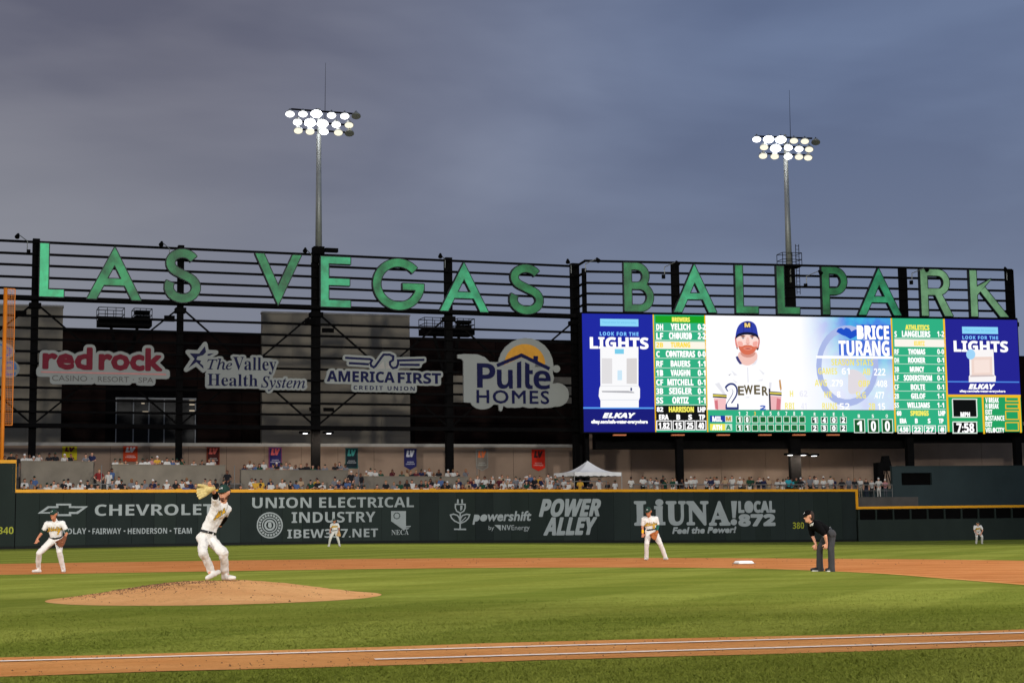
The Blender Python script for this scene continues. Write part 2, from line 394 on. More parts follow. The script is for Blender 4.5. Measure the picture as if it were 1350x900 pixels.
class Pic:
    """flat print: shapes measured in photograph pixels laid on a plane, each layer 8 mm in front of the last"""
    def __init__(s, pl, off=.01, step=.008): s.pl, s.off, s.step, s.mb = pl, off, step, MB()
    def raw(s, pts, tris, m, layer):
        o = s.off+layer*s.step; s.mb.add([s.pl.P(u, z, o) for u, z in pts], tris, m)
    def poly(s, px, m, layer=0):
        pts = [s.pl.uv(x, y) for x, y in px]; v, t = union([pts]); s.raw(v, t, m, layer)
    def polys(s, pxs, m, layer=0):
        v, t = union([[s.pl.uv(x, y) for x, y in px] for px in pxs]); s.raw(v, t, m, layer)
    def boxuv(s, x0, y0, x1, y1):
        xm, ym = (x0+x1)/2, (y0+y1)/2
        return s.pl.uv(x0, ym)[0], s.pl.uv(xm, y1)[1], s.pl.uv(x1, ym)[0], s.pl.uv(xm, y0)[1]
    def rect(s, x0, y0, x1, y1, m, layer=0):
        a, b, c, d = s.boxuv(x0, y0, x1, y1); s.raw([(a, b), (c, b), (c, d), (a, d)], [(0, 1, 2), (0, 2, 3)], m, layer)
    def frame(s, x0, y0, x1, y1, t, m, layer=0):
        s.rect(x0, y0, x1, y0+t, m, layer); s.rect(x0, y1-t, x1, y1, m, layer)
        s.rect(x0, y0+t, x0+t, y1-t, m, layer); s.rect(x1-t, y0+t, x1, y1-t, m, layer)
    def text(s, txt, x0, y0, x1, y1, m, layer=1, style='bold', fat=0, shear=0, res=3, space=1.0):
        v, t, _ = glyphs(txt, style, res, space); a, b, c, d = s.boxuv(x0, y0, x1, y1)
        sh = shear*(d-b); pts = [(a+x*(c-a-abs(sh))+y*sh, b+y*(d-b)) for x, y in v]
        if fat: pts, t = grow(pts, t, fat, 6)
        s.raw(pts, t, m, layer); return pts, t
    def build(s, name, parent): return build(name, s.mb, None, parent)
def crop(ox, oy, k): return lambda x, y: (ox+x/k, oy+y/k)
# ================================================================ FIELD
def spaced(lo, hi, step, far): 
    a = list(np.arange(lo, hi+.01, step)); return [-far, -far/3]+[lo-60]+a+[hi+80]+[far/3, far]
gx = spaced(-90, 130, 4, 3500); gy = spaced(-60, 170, 4, 3500)
mb = MB(); nx = len(gx)
mb.v = [(x, y, zg(x, y)) for y in gy for x in gx]
mb.f = [(j*nx+i, j*nx+i+1, (j+1)*nx+i+1, (j+1)*nx+i) for j in range(len(gy)-1) for i in range(nx-1)]; mb.m = [0]*len(mb.f)
tag(build('ground', mb, M['grass'], smooth=True), kind='structure')
def sheet(name, polys, m, z=.004, jit=0.0):
    ps = []
    for p in polys:
        if jit:
            q = []
            for i in range(len(p)):
                a, b = V(p[i]), V(p[(i+1) % len(p)]); n = max(1, int((b-a).length/.35)); nn = V((-(b-a).y, (b-a).x)).normalized()
                for k in range(n):
                    c = a.lerp(b, k/n); c = c+nn*jit*(mnoise.noise(V((c.x*1.3, c.y*1.3, 0)))+.5*mnoise.noise(V((c.x*5, c.y*5, 3)))); q.append((c.x, c.y))
            p = q
        ps.append(p)
    v, t = union(ps); b = MB(); b.add([V((x, y, zg(x, y)+z)) for x, y in v], t)
    return tag(build(name, b, m), kind='structure')
def spline(pts, n=6):
    out_ = []
    for i in range(len(pts)-1):
        p0 = V(pts[max(i-1, 0)]); p1 = V(pts[i]); p2 = V(pts[i+1]); p3 = V(pts[min(i+2, len(pts)-1)])
        for k in range(n):
            t = k/n; out_.append(tuple(.5*((2*p1)+(-p0+p2)*t+(2*p0-5*p1+4*p2-p3)*t*t+(-p0+3*p1-3*p2+p3)*t*t*t)))
    return out_+[tuple(pts[-1])]
outer_arc = spline([(-11, 36), (-6, 41.5), (0, 44.2), (6.1, 44.6), (12, 44.2), (18, 43.2), (23.5, 40.6), (28.3, 36.2), (32.2, 30.8), (34.8, 25.6), (36.8, 18), (37.6, 9), (37, 2), (36, -4)])
inner = spline([(26.2, -4), (25.9, 2), (26.3, 8), (26.75, 14), (27.0, 17.6), (26.7, 20.8), (25.9, 23.4), (24.2, 25.7), (21.2, 27.7), (18.2, 28.9), (14, 29.5), (8, 29.75), (1.2, 29.8), (0.9, 25.6), (-1.4, 25.6), (-4, 30)])
sheet('infield_dirt', [outer_arc+inner], M['dirt'], .004, .05)
# a pale worn lip where clay meets the infield grass
lip = [p for p in inner if p[0] > -0.5 or p[1] > 28][:-6]
sheet('clay_edge', ribbon(inner[6:-22], .22), M['strip'], .008)
ly = [(x, .58+.10*math.sin(x*.9)) for x in np.arange(2, 25.5, 1.0)]
sheet('baseline_dirt', [[(2, -1.45)]+[(x, -1.46+.05*math.sin(x*1.7)) for x in np.arange(3, 26, 1.0)]+[(26.4, -1.5), (26.4, .5)]+ly[::-1]], M['strip'], .006, .05)
sheet('third_baseline_dirt', [[(-1.4, 3), (.6, 3), (.7, 25.8), (-1.4, 25.8)]], M['strip'], .006, .04)
sheet('home_plate_dirt', [circ(0, 0, 3.96, n=40)], M['strip'], .0075)
def chalk(name, a, b, w_):
    a, b = V(a), V(b); d = (b-a).normalized(); n = V((-d.y, d.x)); m = MB(); k = int((b-a).length/.5); vs = []
    for i in range(k+1):
        c = a.lerp(b, i/k)
        e = w_/2*(1+.16*mnoise.noise(V((c.x*3, c.y*3, 1)))); g = w_/2*(1+.16*mnoise.noise(V((c.x*3, c.y*3, 9))))
        vs += [V((*(c+n*e), zg(*c)+.0135)), V((*(c-n*g), zg(*c)+.0135))]
    m.add(vs, [(2*i, 2*i+1, 2*i+3, 2*i+2) for i in range(k)])
    return tag(build(name, m, M['chalk']), kind='structure')
chalk('foul_line', (.3, .05), (110, .05), .115)
chalk('foul_line', (.05, .3), (.05, 103), .10)
chalk('running_lane_line', (13.72, -.914), (27.4, -.914), .115)

# pitcher's mound
mc = V((12.72, 12.72)); MR = 2.743
dh = V((-1, -1)).normalized()
def mz(x, y):
    r = (V((x, y))-mc).length; q = V((x, y))-V((13.04, 13.04))
    fwd = max(0, q.dot(dh)); lat = q-dh*q.dot(dh)
    d = max(0., MR-r); h = min(.262, d*.125+.006) if r < MR else 0
    top = .262 if (fwd < .16 and q.dot(dh) > -.56 and lat.length < .75) else 0
    h = min(.262, (MR-r)/(MR-.55)*.262+.006)
    h = .262*sm(h/.262*1.02)*.45+h*.55
    nz_ = mnoise.noise(V((x*3.2, y*3.2, 0)))*.016+mnoise.noise(V((x*11, y*11, 4)))*.006
    return max(.006, h+nz_*sm((MR-r)/.5))
mb = MB(); na, nr = 96, 40; vs = [V((mc.x, mc.y, mz(*mc)))]
for j in range(1, nr+1):
    for i in range(na):
        a = 2*math.pi*i/na; r = MR*j/nr*(1+(.012*mnoise.noise(V((math.cos(a)*5, math.sin(a)*5, 2))) if j == nr else 0)); x, y = mc.x+r*math.cos(a), mc.y+r*math.sin(a); vs.append(V((x, y, mz(x, y) if j < nr else .005)))
fs = [(0, 1+i, 1+(i+1) % na) for i in range(na)]
for j in range(nr-1):
    for i in range(na): fs.append((1+j*na+i, 1+(j+1)*na+i, 1+(j+1)*na+(i+1) % na, 1+j*na+(i+1) % na))
mb.add(vs, fs); tag(build('pitchers_mound', mb, M['mound'], smooth=True), kind='structure')
t = thing('pitching_rubber', 'white rubber slab set in the top of the dirt mound under the throwing player', 'pitching rubber', (13.04, 13.04, mz(13.04, 13.04)-.02))
mb = MB(); mb.box((13.04, 13.04, mz(13.04, 13.04)-.024), (.61, .15, .04), rz=R(-45)); build('slab', mb, M['white'], t)
# clods kicked up on the mound and along the base line
mb = MB()
def clod(x, y, z, s):
    a = rnd.random()*6; p = [V((math.cos(a+i*2.1)*s*rnd.uniform(.7, 1.2), math.sin(a+i*2.1)*s*rnd.uniform(.7, 1.2), -s*.2)) for i in range(3)]
    q = [V((x, y, z))+v for v in p]+[V((x, y, z+s*.7))]; mb.add(q, [(0, 1, 3), (1, 2, 3), (2, 0, 3)])
rc = math.cos(YAW), -math.sin(YAW)
for i in range(1350):
    # scuffed patch towards home (left of the rubber)
    if i < 1080: u = rnd.gauss(-1.05, .62); v = rnd.gauss(-.55, .45)
    else: u = rnd.uniform(-2.6, 2.6); v = rnd.uniform(-2.6, 2.6)
    x, y = mc.x+u*rc[0]+v*math.sin(YAW)+.2, mc.y+u*rc[1]+v*math.cos(YAW)+.2
    if (V((x, y))-mc).length < MR-.08: clod(x, y, mz(x, y), rnd.uniform(.007, .022)*(1.5 if rnd.random() < .06 else 1))
for i in range(620):
    x = rnd.uniform(8, 25); y = rnd.choice((rnd.gauss(-.4, .5), rnd.gauss(.25, .2), rnd.gauss(-1.1, .2)))
    if -1.4 < y < .52: clod(x, y, .007, rnd.uniform(.004, .013)*(1.7 if rnd.random() < .08 else 1))
for i in range(500):
    x = rnd.uniform(2, 34); y = rnd.uniform(24, 42)
    if x > 26 or y > 30.5:
        if (V((x, y))-V((10, 16))).length < 27: clod(x, y, .005, rnd.uniform(.01, .03))
tag(build('loose_dirt_clods', mb, M['clod']), kind='stuff')
# blades of turf standing in front of the camera (beyond this distance a blade is under a pixel)
def blades(n, x0, x1, y0, y1, h0, h1, seed):
    g_ = np.random.default_rng(seed); x = g_.uniform(x0, x1, n); y = g_.uniform(y0, y1, n); a = g_.uniform(0, 6.28, n); h = g_.uniform(h0, h1, n)
    cl = np.array([mnoise.noise(V((p*2.2, q*2.2, 0)))+.6*mnoise.noise(V((p*7, q*7, 5))) for p, q in zip(x, y)]); h = h*(1+.25*cl)
    w_ = g_.uniform(.004, .008, n); lx, ly = g_.normal(0, .014, n), g_.normal(0, .014, n)
    v = np.stack([np.stack([x-w_*np.cos(a), y-w_*np.sin(a), 0*x], 1), np.stack([x+w_*np.cos(a), y+w_*np.sin(a), 0*x], 1), np.stack([x+lx, y+ly, h], 1)], 1).reshape(-1, 3)
    return v
vs = np.concatenate([blades(80000, 9.5, 19.5, -5.2, -1.56, .011, .024, 1), blades(60000, 9.5, 24, .68, 4.5, .008, .018, 2), blades(30000, 9, 26, 4.5, 9.6, .007, .015, 3)])
me = bpy.data.meshes.new('turf_blades'); me.vertices.add(len(vs)); me.vertices.foreach_set('co', vs.ravel()); nt_ = len(vs)//3
me.loops.add(len(vs)); me.loops.foreach_set('vertex_index', np.arange(len(vs), dtype=np.int32)); me.polygons.add(nt_); me.polygons.foreach_set('loop_start', np.arange(0, len(vs), 3, dtype=np.int32)); me.update(calc_edges=True); me.materials.append(M['grass'])
tag(obj('turf_blades', me), kind='stuff')
# second base
g = gnd(980.5, 743); t = thing('second_base', 'white canvas base bag lying on the infield dirt left of the umpire', 'base', (g.x, g.y, .004))
mb = MB(); s_ = .21
for k, (e, z0, z1) in enumerate(((s_, .004, .06),)):
    a = math.pi/4
    q = [V((g.x+e*x, g.y+e*y, z)) for z, e in ((z0, e), (.05, e), (.085, e*.82)) for x, y in ((-1, -1), (1, -1), (1, 1), (-1, 1))]
    mb.add(q, [(i+4*j, (i+1) % 4+4*j, (i+1) % 4+4*j+4, i+4*j+4) for j in range(2) for i in range(4)]+[(8, 9, 10, 11)])
build('bag', mb, M['white'], t)
mb = MB(); mb.box((g.x, g.y, .012), (.5, .5, .016), rz=0); build('mounting_plate', mb, M['sgrey'], t)

# ================================================================ OUTFIELD WALL
WP = Plane(20, 102.5, 1128, 135); u1128 = WP.uv(1128, 660)[0]; WT = 3.75
t = thing('outfield_wall', 'long dark green padded wall with yellow top rail and pale grey sponsor lettering', 'wall', WP.P(u1128/2, -.3))
npan = 46; PADS = [M['pad'], mat('wall_padding_green', (41, 49, 46), .7, .12, .5, .25, spec=.12, streak=(1, 1, .4)), mat('wall_padding_green', (36, 43, 41), .8, .12, .9, .25, spec=.1, streak=(1, 1, .4))]
for i in range(npan):
    a, b = u1128*i/npan, u1128*(i+1)/npan; p = WP.P((a+b)/2, 0); z0 = zg(p.x, p.y)
    mb = MB(); mb.pbox(WP, a+.010, b-.010, z0+.17, WT-.2, -.3, rnd.uniform(-.006, .006)); build('pad_panel', mb, PADS[rnd.randrange(3)], t)
mb = MB(); mb.pbox(WP, 0, u1128, -1.5, WT-.02, -.42, -.05); build('backing', mb, M['padbase'], t)
mb = MB(); mb.pbox(WP, -.02, u1128+.0, WT-.2, WT, -.36, .05); mb.pbox(WP, u1128-.0, u1128+.24, 2.28-.2, WT, -.36, .05)
mb.pbox(WP, -.24, -.02, WT-.2, 5.62, -.36, .05); build('top_rail', mb, M['yellow'], t)
c0 = crop(0, 600, 3.857)
G = M['wgrey']
p = Pic(WP, .012, .006)
# hollow bow-tie emblem
bo = [(190, 295), (243, 258), (285, 258), (285, 245), (362, 245), (362, 258), (448, 258), (395, 297), (362, 297), (362, 308), (285, 308), (285, 295)]
bi = [(218, 288), (250, 267), (297, 267), (297, 254), (350, 254), (350, 267), (420, 267), (388, 287), (350, 287), (350, 298), (297, 298), (297, 287)]
for i in range(12):
    j = (i+1) % 12; p.poly([c0(*bo[i]), c0(*bo[j]), c0(*bi[j]), c0(*bi[i])], G)
build('bow_tie_emblem', p.mb, None, t)
p = Pic(WP, .012, .006); p.text('CHEVROLET', 125, 664.2, 282, 679, G, 0, 'bold'); p.build('lettering', t)
p = Pic(WP, .012, .006); p.text('FINDLAY', 72, 696, 113.8, 703.6, G, 0); p.rect(116.5, 698.8, 118.6, 700.6, G); p.text('FAIRWAY', 121.8, 695.9, 159.6, 703.4, G, 0); p.rect(163, 698.6, 165.2, 700.4, G)
p.text('HENDERSON', 168.5, 695.6, 220.2, 703.2, G, 0); p.rect(223.6, 698.4, 225.8, 700.2, G); p.text('TEAM', 229, 695.4, 252.8, 703, G, 0); p.build('lettering', t)
c5 = crop(320, 640, 5.625)
p = Pic(WP, .012, .006); p.text('UNION ELECTRICAL', 332.4, 655, 545.4, 668.9, G, 0); p.text('INDUSTRY', 384.4, 674.2, 495, 688.4, G, 0); p.text('IBEW357.NET', 378.7, 696.8, 498.3, 708.3, G, 0); p.build('lettering', t)
p = Pic(WP, .012, .006)
ring = lambda cx, cy, r, w_, m, lay: p.polys([[c5(cx+(r-w_/2)*math.cos(a), cy+(r-w_/2)*math.sin(a)), c5(cx+(r+w_/2)*math.cos(a), cy+(r+w_/2)*math.sin(a)), c5(cx+(r+w_/2)*math.cos(b), cy+(r+w_/2)*math.sin(b)), c5(cx+(r-w_/2)*math.cos(b), cy+(r-w_/2)*math.sin(b))] for a, b in [(2*math.pi*i/36, 2*math.pi*(i+1)/36) for i in range(36)]], m, lay)
for r_, w_ in ((92, 10), (74, 16), (54, 8), (34, 14)): ring(200, 292, r_, w_, G, 0)
for i in range(22):
    a = 2*math.pi*i/22+.1; p.poly([c5(200+86*math.cos(a), 292+86*math.sin(a)), c5(200+68*math.cos(a), 292+68*math.sin(a)), c5(200+68*math.cos(a+.1), 292+68*math.sin(a+.1)), c5(200+86*math.cos(a+.1), 292+86*math.sin(a+.1))], M['pad'], 1)
p.poly([c5(190, 270), c5(210, 270), c5(216, 300), c5(203, 316), c5(186, 300)], G, 0)
p.build('round_seal', t)
p = Pic(WP, .012, .006); p.poly([c5(1100, 187), c5(1210, 187), c5(1210, 312), c5(1196, 330), c5(1100, 262)], G, 0)
p.polys([[c5(1142+(22+8*s)*math.cos(a), 222+(22+8*s)*math.sin(a)) for s, a in ((-.5, q), (.5, q), (.5, q+.4), (-.5, q+.4))] for q in np.arange(0, 6.2, .52)], M['pad'], 1)
p.poly([c5(1160, 300), c5(1248, 296), c5(1240, 306), c5(1176, 310)], G, 1); p.poly([c5(1180, 314), c5(1236, 312), c5(1224, 322), c5(1196, 322)], G, 1)
p.text('NECA', 515.9, 697.8, 538.7, 704.6, G, 1, 'sb'); p.build('state_emblem', t)
c6 = crop(580, 640, 5.625)
p = Pic(WP, .012, .006)
def stroke(p, c, pts, w_, m=G, layer=0, close=False): p.polys(ribbon([c(*q) for q in pts], w_, close), m, layer)
stroke(p, c6, [(132, 100), (132, 130)], 2.2); stroke(p, c6, [(164, 100), (164, 130)], 2.2)
stroke(p, c6, [(114, 137), (186, 137), (186, 165), (176, 188), (150, 202), (124, 188), (114, 165)], 1.7, close=True)
p.poly([c6(150, 146), c6(166, 146), c6(166, 172), c6(150, 186)], G, 1)
stroke(p, c6, [(149, 202), (149, 318)], 1.9, layer=1)
stroke(p, c6, [(146, 278), (110, 262), (86, 240), (76, 216), (100, 210), (128, 218), (143, 238), (147, 262)], 1.7, layer=2)
stroke(p, c6, [(152, 278), (188, 262), (210, 240), (220, 214), (196, 210), (166, 220), (152, 242), (150, 262)], 1.7, layer=2)
stroke(p, c6, [(152, 270), (192, 232)], 1.2, layer=3); stroke(p, c6, [(103, 322), (193, 322)], 2.0, layer=2)
p.build('plug_emblem', t)
p = Pic(WP, .012, .006); p.text('powershift', 623.2, 673.8, 700, 690, G, 0, 'it', fat=.03); p.text('by', 644, 692.4, 651.4, 699.6, G, 0, 'sans')
p.poly([c6(404, 290), c6(450, 290), c6(450, 334)], G, 0); p.text('NV', 661.6, 691.6, 673.4, 698.2, G, 0, 'bold'); p.text('Energy', 674.2, 691.7, 698.2, 700.3, G, 0, 'sans'); p.build('lettering', t)
p = Pic(WP, .012, .006); p.text('POWER', 711, 657.8, 792, 679.8, G, 0, 'bi', fat=.055, shear=.12); p.text('ALLEY', 716.9, 682.2, 786.5, 704, G, 0, 'bi', fat=.055, shear=.12); p.build('lettering', t)
p = Pic(WP, .012, .006)
for ch, a, b in (('L', 836, 862), ('U', 878, 904), ('N', 905, 934), ('A', 934.5, 962.5)):
    p.text(ch, a+1, 661.5 , b-1, 691, G, 0, 'sb', fat=.09)
p.rect(850, 685.5, 862, 692, G, 1)
p.rect(864.5, 666.5, 873.5, 691.6, G, 1); p.rect(862, 666.5, 873.5, 670.8, G, 2); p.rect(861.5, 687.5, 877, 691.8, G, 2); p.poly([(869+5.4*math.cos(a), 662+4.6*math.sin(a)) for a in np.arange(0, 6.28, .4)], G, 2)
p.poly([(963.5, 660), (971.5, 660), (969.5, 682.5), (965.5, 682.5)], G, 1); p.poly([(967.3+4.2*math.cos(a), 687.8+4.2*math.sin(a)) for a in np.arange(0, 6.28, .4)], G, 1)
p.text('LOCAL', 973.8, 660.6, 1021.2, 674.9, G, 0, 'bold', fat=.05); p.text('872', 974.2, 678.2, 1021.2, 692.3, G, 0, 'bold', fat=.07)
p.text('Feel the Power!', 886.6, 694.4, 970.2, 702.2, G, 0, 'it', fat=.035); p.build('lettering', t)
p = Pic(WP, .012, .006); p.text('380', 1045, 688, 1059.8, 696.5, M['wdim'], 0, 'bold'); p.build('distance_marker', t)
# left-field corner: the taller section
LP = Plane(20, 102.4, -420, 97.5); uc = LP.uv(20, 660)[0]; ud = LP.uv(-420, 660)[0]; lo, hi = min(uc, ud), max(uc, ud)
t = thing('corner_wall', 'tall dark green wall section with 340 marker at the left-field foul corner', 'wall', LP.P((lo+hi)/2, -.1))
for i in range(9):
    a, b = lo+(hi-lo)*i/9, lo+(hi-lo)*(i+1)/9; mb = MB(); mb.pbox(LP, a+.008, b-.008, .17, 5.42, -.3, 0); build('pad_panel', mb, M['pad'], t)
mb = MB(); mb.pbox(LP, lo, hi, -1, 5.6, -.42, -.05); build('backing', mb, M['padbase'], t)
mb = MB(); mb.pbox(LP, lo, hi, 5.41, 5.62, -.36, .05); build('top_rail', mb, M['yellow'], t)
p = Pic(LP, .012, .006); p.text('340', -2.5, 694, 17.8, 703.6, M['wdim'], 0, 'bold'); p.build('distance_marker', t)
# low fence in centre field with its row of windows
RP = Plane(1128, 135.02, 1500, 140.5); ur = RP.uv(1500, 690)[0]
t = thing('low_outfield_fence', 'low dark green fence with yellow top and a row of dark windows in centre field', 'fence', RP.P(ur/2, -.5))
mb = MB(); mb.pbox(RP, .22, ur, -1.6, 1.2, -.3, 0); build('lower_padding', mb, M['pad'], t)
mb = MB(); mb.pbox(RP, .22, ur, 2.03, 2.1, -.28, -.01); mb.pbox(RP, .22, ur, -1.2, 2.2, -.5, -.32); build('upper_padding', mb, M['pad'], t)
mb = MB(); mb.pbox(RP, .24, ur, 2.1, 2.3, -.36, .05); build('top_rail', mb, M['yellow'], t)
k = 0; x = 1128+5
pitchw = 1.555; n_ = int((ur-.4)/pitchw)
for i in range(n_+1):
    a = .32+i*pitchw; mb = MB(); mb.pbox(RP, a-.05, a+.07, 1.2, 2.03, -.28, -.005); build('mullion', mb, M['pad'], t)
    if i < n_:
        mb = MB(); mb.pbox(RP, a+.07, a+pitchw-.05, 1.2, 2.03, -.2, -.17); build('window_screen', mb, M['dark'], t)
# batter's eye
EP = RP.shift(-2.5); a = EP.uv(1177, 640)[0]; b = EP.uv(1500, 640)[0]; zt = EP.uv(1260, 614.5)[1]; z2 = EP.uv(1150, 644)[1]
t = thing('batters_eye', 'tall blank dark green screen wall with one dark opening behind centre field', 'wall', EP.P((a+b)/2, 0))
h0, h1 = EP.uv(1188.5, 630)[0], EP.uv(1228.5, 630)[0]; zb, zh = EP.uv(1208, 639)[1], EP.uv(1208, 623)[1]
mb = MB(); mb.pbox(EP, a, h0, -1, zt, -.4, 0); mb.pbox(EP, h1, b, -1, zt, -.4, 0); mb.pbox(EP, h0, h1, -1, zb, -.4, 0); mb.pbox(EP, h0, h1, zh, zt, -.4, 0); build('screen_wall', mb, M['eye'], t)
mb = MB(); mb.pbox(EP, h0-.05, h1+.05, zb-.05, zh+.05, -.38, -.3); build('dark_opening', mb, M['dark'], t)
mb = MB(); mb.pbox(EP, a-.02, b, zt, zt+.06, -.45, .04); build('coping', mb, M['eye'], t)
aa = EP.uv(1129, 640)[0]
mb = MB(); mb.pbox(EP, aa, a-.01, -1, z2, -.4, .0); build('side_wall', mb, M['eye'], t)

# ================================================================ STANDS BEHIND THE WALL
FP = Plane(0, 125, 760, 141)             # left half of the sign frame
RF = Plane(775, 138, 1335, 146)          # right half
CP = Plane(0, 134, 770, 150)             # plaster wall at the back of the concourse
RC = Plane(770, 149.5, 1500, 158)
def z_at(x, y, d): return at(x, y, d).z
def slabpoly(name, pts, z0, z1, m, kind='structure'):
    n = len(pts); b = MB(); b.add([V((p.x, p.y, z0)) for p in pts]+[V((p.x, p.y, z1)) for p in pts], [tuple(range(n-1, -1, -1)), tuple(range(n, 2*n))]+[(i, (i+1) % n, n+(i+1) % n, n+i) for i in range(n)])
    return tag(build(name, b, m), kind=kind)
uA = -6; uB = WP.uv(1180, 660)[0]
def wp_(u, off): return WP.P(u, 0, -off)
# stepped seating terrace behind the left part of the wall
uT = WP.uv(830, 650)[0]
for k, (o0, o1, z) in enumerate(((.45, 2.0, 2.72), (2.0, 3.6, 3.05), (3.6, 6.2, 3.42))):
    slabpoly('seating_terrace', [wp_(uA, o0), wp_(uT, o0), wp_(uT, o1), wp_(uA, o1)], -1, z, M['deck'])
slabpoly('concourse_deck', [wp_(uA-40, 6.2), wp_(uT, 6.2), wp_(uT, 40), wp_(uA-40, 40)], -1, 3.9, M['deck'])
slabpoly('concourse_deck', [wp_(uT, .45), wp_(uB+12, .45), wp_(uB+30, 34), wp_(uT, 34)], -1, 3.1, M['deck'])
# concrete parapets: px from, px to, px of top edge, depth
PAR = [(28, 123.5, 607.3, 'leftmost'), (148, 297, 612.2, 'second from the left'), (318, 459, 619.0, 'third from the left'), (479, 617, 627.4, 'rightmost and lowest')]
PPL = WP.shift(-6.0); PARS = []
for xa, xb, yt, wh in PAR:
    a, b = PPL.uv(xa, yt)[0], PPL.uv(xb, yt)[0]; zt = PPL.uv((xa+xb)/2, yt)[1]; PARS.append((xa, xb, a, b, zt))
    t = thing('concrete_parapet', 'bare grey concrete parapet of the seating terrace, %s of the four' % wh, 'parapet', PPL.P((a+b)/2, 3.3), 'concrete parapets behind the outfield seats')
    mb = MB(); mb.pbox(PPL, a, b, 3.2, zt-.05, -.3, 0); build('wall_body', mb, M['conc'], t)
    mb = MB(); mb.pbox(PPL, a-.03, b+.03, zt-.05, zt, -.34, .03); build('coping', mb, M['conc'], t)
    # raised walkway behind the parapet
    slabpoly('raised_walkway', [PPL.P(a-.6, 0, -.35), PPL.P(b+.6, 0, -.35), PPL.P(b+.6, 0, -3.2), PPL.P(a-.6, 0, -3.2)], 3.3, zt-1.08, M['deck'])
# stair railings in the gaps
for xa, xb, ya, wh in ((121, 146, 637.8, 'beside the man in the red shirt'), (300, 318, 637.5, 'above the throwing player'), (461, 485, 637.3, 'between the teal banner and the navy banner'), (618, 640, 636.5, 'under the pale grey banner')):
    pl = WP.shift(-4.2); a, b = pl.uv(xa, ya)[0], pl.uv(xb, ya)[0]; z = pl.uv(xa, ya)[1]
    t = thing('stair_railing', 'grey tube railing at a stair gap %s' % wh, 'railing', pl.P((a+b)/2, 3.42), 'railings in the seating gaps')
    mb = MB(); mb.tube(pl.P(a, z), pl.P(b, z), .035); mb.tube(pl.P(a, z-.45), pl.P(b, z-.45), .025); build('rail', mb, M['rail'], t)
    for q in (a, (a+b)/2, b): mb = MB(); mb.tube(pl.P(q, 3.42), pl.P(q, z+(.0 if q != (a+b)/2 else 1.3)), .03); build('post', mb, M['rail'], t)
# long railings where spectators stand
def railing(x0, x1, yt, off, zf, label, step=1.8):
    pl = WP.shift(off) if x1 < 1128 else WP.shift(off)
    a, b = pl.uv(x0, yt)[0], pl.uv(x1, yt)[0]; z = pl.uv((x0+x1)/2, yt)[1]
    t = thing('spectator_railing', label, 'railing', pl.P((a+b)/2, zf))
    mb = MB(); mb.tube(pl.P(a, z), pl.P(b, z), .04); mb.tube(pl.P(a, z-.5), pl.P(b, z-.5), .02); build('rail', mb, M['rail'], t)
    n = max(2, int((b-a)/step))
    for i in range(n+1): q = a+(b-a)*i/n; mb = MB(); mb.tube(pl.P(q, zf), pl.P(q, z), .028, n=6); build('post', mb, M['rail'], t)
railing(835, 1125, 638.5, -.75, 3.1, 'long grey tube railing in front of the standing crowd under the big screen')
railing(1127, 1176, 638.6, -.75, 3.1, 'short grey tube railing beside the dark green screen wall')
railing(730, 800, 634.2, -3.6, 3.42, 'grey drink rail between the red banner and the white tent')
# plaster wall with pale coping (left) and behind the big screen (right)
a, b = CP.uv(-70, 600)[0], CP.uv(765, 600)[0]; zc = CP.uv(375, 588.3)[1]
t = thing('concourse_wall', 'beige plaster wall with pale coping at the back of the stands, banners hanging on it', 'wall', CP.P((a+b)/2, 3.9))
n_ = 17
for i in range(n_): q0, q1 = a+(b-a)*i/n_, a+(b-a)*(i+1)/n_; mb = MB(); mb.pbox(CP, q0+.012, q1-.012, 3.2, zc, -.3, rnd.uniform(-.01, .01)); build('plaster_panel', mb, M['concl'], t)
mb = MB(); mb.pbox(CP, a, b, 3.2, zc-.02, -.34, -.05); build('backing', mb, M['dark'], t)
mb = MB(); mb.pbox(CP, a-.1, b+.02, zc, zc+.28, -.45, .06); build('coping', mb, M['cope'], t)
a, b = RC.uv(772, 610)[0], RC.uv(1460, 610)[0]; zr = RC.uv(1000, 590)[1]
t = thing('rear_plaster_wall', 'warm beige plaster wall under the big screen behind the standing crowd', 'wall', RC.P((a+b)/2, 3.1))
for i in range(12): q0, q1 = a+(b-a)*i/12, a+(b-a)*(i+1)/12; mb = MB(); mb.pbox(RC, q0+.012, q1-.012, 2.9, zr+2.4, -.3, rnd.uniform(-.01, .01)); build('plaster_panel', mb, M['concl'], t)
# dark soffit beam under the screen
SB = RF.shift(-1.6); a, b = SB.uv(785, 580)[0], SB.uv(1203, 580)[0]
t = thing('soffit_beam', 'deep black steel beam running under the big screen above the beige wall', 'beam', SB.P((a+b)/2, 8))
z0, z1 = SB.uv(990, 590)[1], SB.uv(990, 569)[1]+.6
mb = MB(); mb.pbox(SB, a, b, z0, z1, -1.1, 0); build('beam_web', mb, M['black'], t)
mb = MB(); mb.pbox(SB, a, b, z0-.06, z0, -1.25, .15); mb.pbox(SB, a, b, z1, z1+.06, -1.25, .15); build('flange', mb, M['black'], t)
a2 = SB.uv(1345, 580)[0]; zz = SB.uv(1270, 583)[1]
t = thing('soffit_beam', 'shorter black steel beam at the right end under the smaller water cooler advert', 'beam', SB.P((b+a2)/2, 8.4))
mb = MB(); mb.pbox(SB, b+.05, a2+2, zz, z1, -1.1, 0); build('beam_web', mb, M['black'], t)
